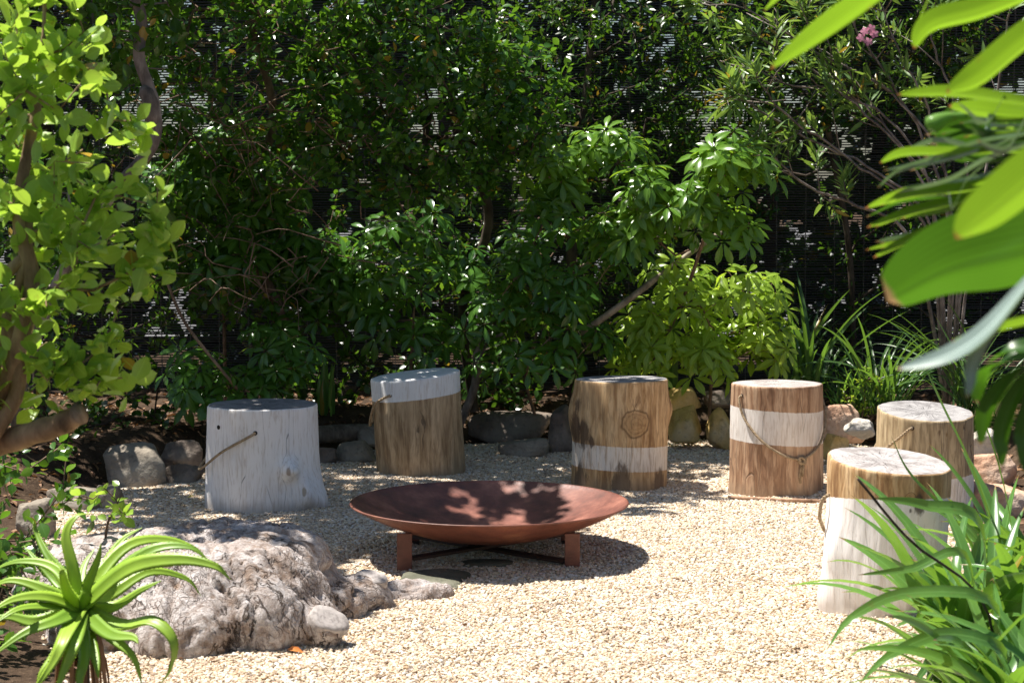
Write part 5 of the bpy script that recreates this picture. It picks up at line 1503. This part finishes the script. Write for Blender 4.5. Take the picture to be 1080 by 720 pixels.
# ------------------------------------------------------------------ wild banana, near right, leaves torn into strips
def wild_banana():
    base = np.array((1.15, 2.6, 0.0))
    o = thing('wild_banana', 'large torn-leaved wild banana leaning in from the right in the near foreground', 'plant', tuple(base))
    rng = np.random.default_rng(101)
    P = lambda x, y, Y: np.array(at(x, y, Y)) - base
    def blade(pts, w, mat='leaf_bird', side=(0, 0.75, -0.6), fold=0.10, n=20, peak=0.35, name='leaf_strip', tipexp=0.6, base_w=0.6, ncol=5):
        w *= 0.92 if name == 'leaf_strip' else 1.0
        mb = MB(); sp = catmull(pts, n)
        ribbon(mb, sp[::-1], strap_w(n, w, base_w, peak, tipexp), side, fold, rng.uniform(), ncol=ncol)
        mb.build(name, M[mat], o)
    # long lance-shaped blades at the top
    blade([P(812, 74, 2.5), P(870, 42, 2.48), P(935, -4, 2.46), P(1030, -75, 2.45)], 0.062, side=(0.4, -0.7, 0.6), peak=0.5, name='leaf_blade', tipexp=0.8, fold=0.30)
    blade([P(806, 12, 2.6), P(830, -8, 2.6), P(870, -40, 2.6)], 0.036, side=(0.4, -0.7, 0.6), name='leaf_blade')
    blade([P(964, 52, 2.4), P(985, 28, 2.38), P(1035, 14, 2.35), P(1120, -18, 2.3)], 0.040, side=(-0.25, -0.7, 0.6), peak=0.5, name='leaf_blade', fold=0.28)
    blade([P(963, 34, 2.5), P(975, 10, 2.5), P(990, -25, 2.5)], 0.010, name='leaf_blade')
    blade([P(998, 98, 2.3), P(1035, 84, 2.28), P(1090, 40, 2.25), P(1150, 0, 2.2)], 0.048, side=(-0.25, -0.7, 0.6), peak=0.5, name='leaf_blade', fold=0.28)
    # torn fan
    for pts, w, m in (([P(946, 100, 2.6), P(1000, 97, 2.55), P(1060, 104, 2.5), P(1110, 112, 2.45)], 0.024, 'leaf_bird'),
                      ([P(1000, 112, 2.62), P(1050, 118, 2.6), P(1120, 124, 2.55)], 0.036, 'leaf_bird'),
                      ([P(928, 172, 2.6), P(955, 161, 2.58), P(1010, 160, 2.55), P(1090, 158, 2.5)], 0.020, 'leaf_bird'),
                      ([P(932, 180, 2.6), P(975, 170, 2.58), P(1030, 150, 2.55), P(1090, 140, 2.5)], 0.010, 'leaf_bird_sheen'),
                      ([P(926, 198, 2.6), P(950, 180, 2.58), P(1010, 166, 2.55), P(1085, 140, 2.5)], 0.009, 'leaf_bird_sheen'),
                      ([P(944, 204, 2.55), P(1000, 190, 2.53), P(1040, 168, 2.5), P(1090, 150, 2.45)], 0.011, 'leaf_bird_sheen'),
                      ([P(912, 220, 2.6), P(960, 204, 2.58), P(1030, 196, 2.55), P(1090, 170, 2.5)], 0.026, 'leaf_bird'),
                      ([P(914, 240, 2.6), P(965, 222, 2.58), P(1030, 206, 2.55), P(1090, 180, 2.5)], 0.024, 'leaf_bird'),
                      ([P(921, 272, 2.6), P(960, 252, 2.58), P(1020, 226, 2.55), P(1090, 190, 2.5)], 0.024, 'leaf_bird'),
                      ([P(1000, 200, 2.5), P(1005, 220, 2.5), P(1020, 190, 2.5), P(1050, 165, 2.5)], 0.006, 'leaf_bird_sheen'),
                      ([P(1030, 148, 2.4), P(1060, 160, 2.4), P(1080, 130, 2.4), P(1100, 90, 2.4)], 0.018, 'leaf_bird_sheen'),
                      ([P(1010, 108, 2.5), P(1040, 130, 2.5), P(1060, 100, 2.5)], 0.008, 'leaf_bird_sheen')):
        blade(pts, w, m, peak=0.6)
    for k in range(26):
        y0 = rng.uniform(105, 265); x0 = 985 - 0.35 * (y0 - 105) + rng.uniform(-30, 30)
        if y0 < 165: x0 += 25
        g = rng.uniform() < 0.35
        blade([P(x0, y0, 2.68), P(x0 + 45, y0 - rng.uniform(4, 18), 2.64), P(1045, y0 * 0.75 + 35, 2.6), P(1100, y0 * 0.55 + 60, 2.55)], rng.uniform(0.006, 0.016), 'leaf_bird_sheen' if g else ('leaf_bird_deep' if k % 3 == 0 else 'leaf_bird'), peak=0.6)
    # blue-green pleated leaf behind the fan
    blade([P(985, 150, 2.75), P(1030, 138, 2.75), P(1120, 130, 2.75)], 0.09, 'leaf_bird_deep', side=(0, 0.25, -0.95), fold=0.05, peak=0.6, name='leaf_blade')
    # rolled bud
    m_ = MB(); tube(m_, catmull([P(978, 136, 2.65), P(986, 130, 2.65), P(1000, 124, 2.65), P(1020, 122, 2.65)], 10), [0.003, 0.010, 0.014, 0.013, 0.012, 0.01, 0.008, 0.006, 0.005, 0.004], 10)
    m_.build('rolled_bud', M['leaf_bird'], o)
    # big blurred blades
    blade([P(936, 318, 1.95), P(1000, 286, 1.93), P(1080, 268, 1.9), P(1200, 245, 1.88), P(1320, 240, 1.9)], 0.115, 'leaf_bird_deep', side=(0.0, -0.62, 0.7), fold=0.16, peak=0.5, name='leaf_blade', tipexp=0.30, n=30, ncol=7)
    blade([P(1008, 252, 1.75), P(1050, 222, 1.72), P(1120, 165, 1.7), P(1220, 90, 1.7)], 0.060, side=(-0.6, -0.6, 0.6), fold=0.16, peak=0.5, name='leaf_blade', tipexp=0.62, n=30, ncol=7)
    blade([P(1004, 360, 2.0), P(1050, 347, 2.0), P(1120, 330, 2.0)], 0.02)
    # curling strips with sky sheen put into their colour
    blade([P(946, 389, 1.9), P(1000, 374, 1.88), P(1040, 348, 1.86), P(1085, 296, 1.84)], 0.026, 'leaf_bird_sheen', side=(0.3, 0.35, 0.85))
    blade([P(1020, 420, 1.9), P(1028, 380, 1.9), P(1052, 340, 1.88), P(1090, 290, 1.86)], 0.024, 'leaf_bird_sheen', side=(0.9, 0.2, 0.3))
    # hanging torn leaf
    for pts, w in (([P(1030, 425, 2.3), P(1036, 400, 2.3), P(1070, 378, 2.3), P(1120, 365, 2.3)], 0.032), ([P(1034, 470, 2.3), P(1042, 430, 2.3), P(1072, 396, 2.3), P(1120, 370, 2.3)], 0.032),
                   ([P(1056, 494, 2.3), P(1058, 450, 2.3), P(1080, 405, 2.3), P(1125, 375, 2.3)], 0.030), ([P(1082, 500, 2.3), P(1080, 460, 2.3), P(1095, 410, 2.3), P(1130, 380, 2.3)], 0.030),
                   ([P(1040, 384, 2.3), P(1070, 368, 2.3), P(1120, 358, 2.3)], 0.026)):
        blade(pts, w, 'leaf_bird_deep', side=(0.8, 0.25, 0.4), peak=0.55)
    for q in ((1120, -60, 2.45), (1150, 0, 2.3), (1110, 150, 2.5), (1240, 245, 1.9), (1125, 370, 2.3)):
        m_ = MB(); e = P(*q); tube(m_, catmull([np.zeros(3), e * np.array([0.15, 0.3, 0.5]), e * np.array([0.6, 0.8, 0.85]), e], 16), np.linspace(0.022, 0.008, 16), 8)
        m_.build('leaf_stalk', M['leaf_bird'], o)
wild_banana()

# ------------------------------------------------------------------ litter
def litter():
    rng = np.random.default_rng(111)
    def mk(n, xr, yr, size, test, name, lab):
        P = np.stack([rng.uniform(*xr, n), rng.uniform(*yr, n)], -1)
        d = sdist(P); P = P[test(d, P)]
        z = np.maximum(ground_z(P[:, 0], P[:, 1]), np.where(sdist(P) < 0, und(P[:, 0], P[:, 1]) + 0.008, -9)) + 0.004
        N = len(P); a = rng.uniform(0, 6.28, N)
        D = np.stack([np.cos(a), np.sin(a), rng.normal(size=N) * 0.25], -1)
        NR = np.stack([rng.normal(size=N) * 0.45, rng.normal(size=N) * 0.45, np.ones(N)], -1)
        mb = MB(); place(mb, T_DRY, np.column_stack([P, z]), D, NR, size * rng.uniform(0.5, 1.2, N), rng.uniform(0, 1, N))
        tag(mb.build(name, M['dry_leaf']), lab, 'leaf litter', kind='stuff')
    mk(9000, (-3.2, 3.0), (6.0, 10.9), 0.05, lambda d, P: d > 0.03, 'leaf_litter', 'brown dead leaves covering the shaded soil')
    mk(1500, (-2.0, 2.2), (4.6, 9.8), 0.020, lambda d, P: (d < 0) & (rng.uniform(size=len(d)) < np.clip(1.1 + d * 1.5, 0.05, 1)), 'leaf_crumbs', 'small scraps of dead leaf scattered on the gravel')
litter()
m_ = MB(); p = np.array(at(311, 690, gd(690))); p[2] = 0.014
place(m_, T_DRY, [p - np.array([0.022, 0, 0])], [(1, 0.1, 0.05)], [(0.1, -0.5, 1)], [0.048], [0.5])
t = NT('orange leaf'); o = m_.build('fallen_leaf', t.done(t.bsdf((0.60, 0.20, 0.04), 0.6)))
tag(o, 'curled orange leaf on the gravel at the foot of the stump', 'leaf')
m_ = MB(); p = np.array(at(197, 528, gd(528))); p[2] = 0.014
place(m_, T_OVAL, [p], [(1, 0.3, 0.1)], [(0.1, -0.4, 1)], [0.04], [0.5])
t = NT('yellow leaf'); o = m_.build('fallen_leaf', t.done(t.bsdf((0.62, 0.48, 0.06), 0.6)))
tag(o, 'small yellow leaf on the shaded gravel left of the all-white stool', 'leaf')
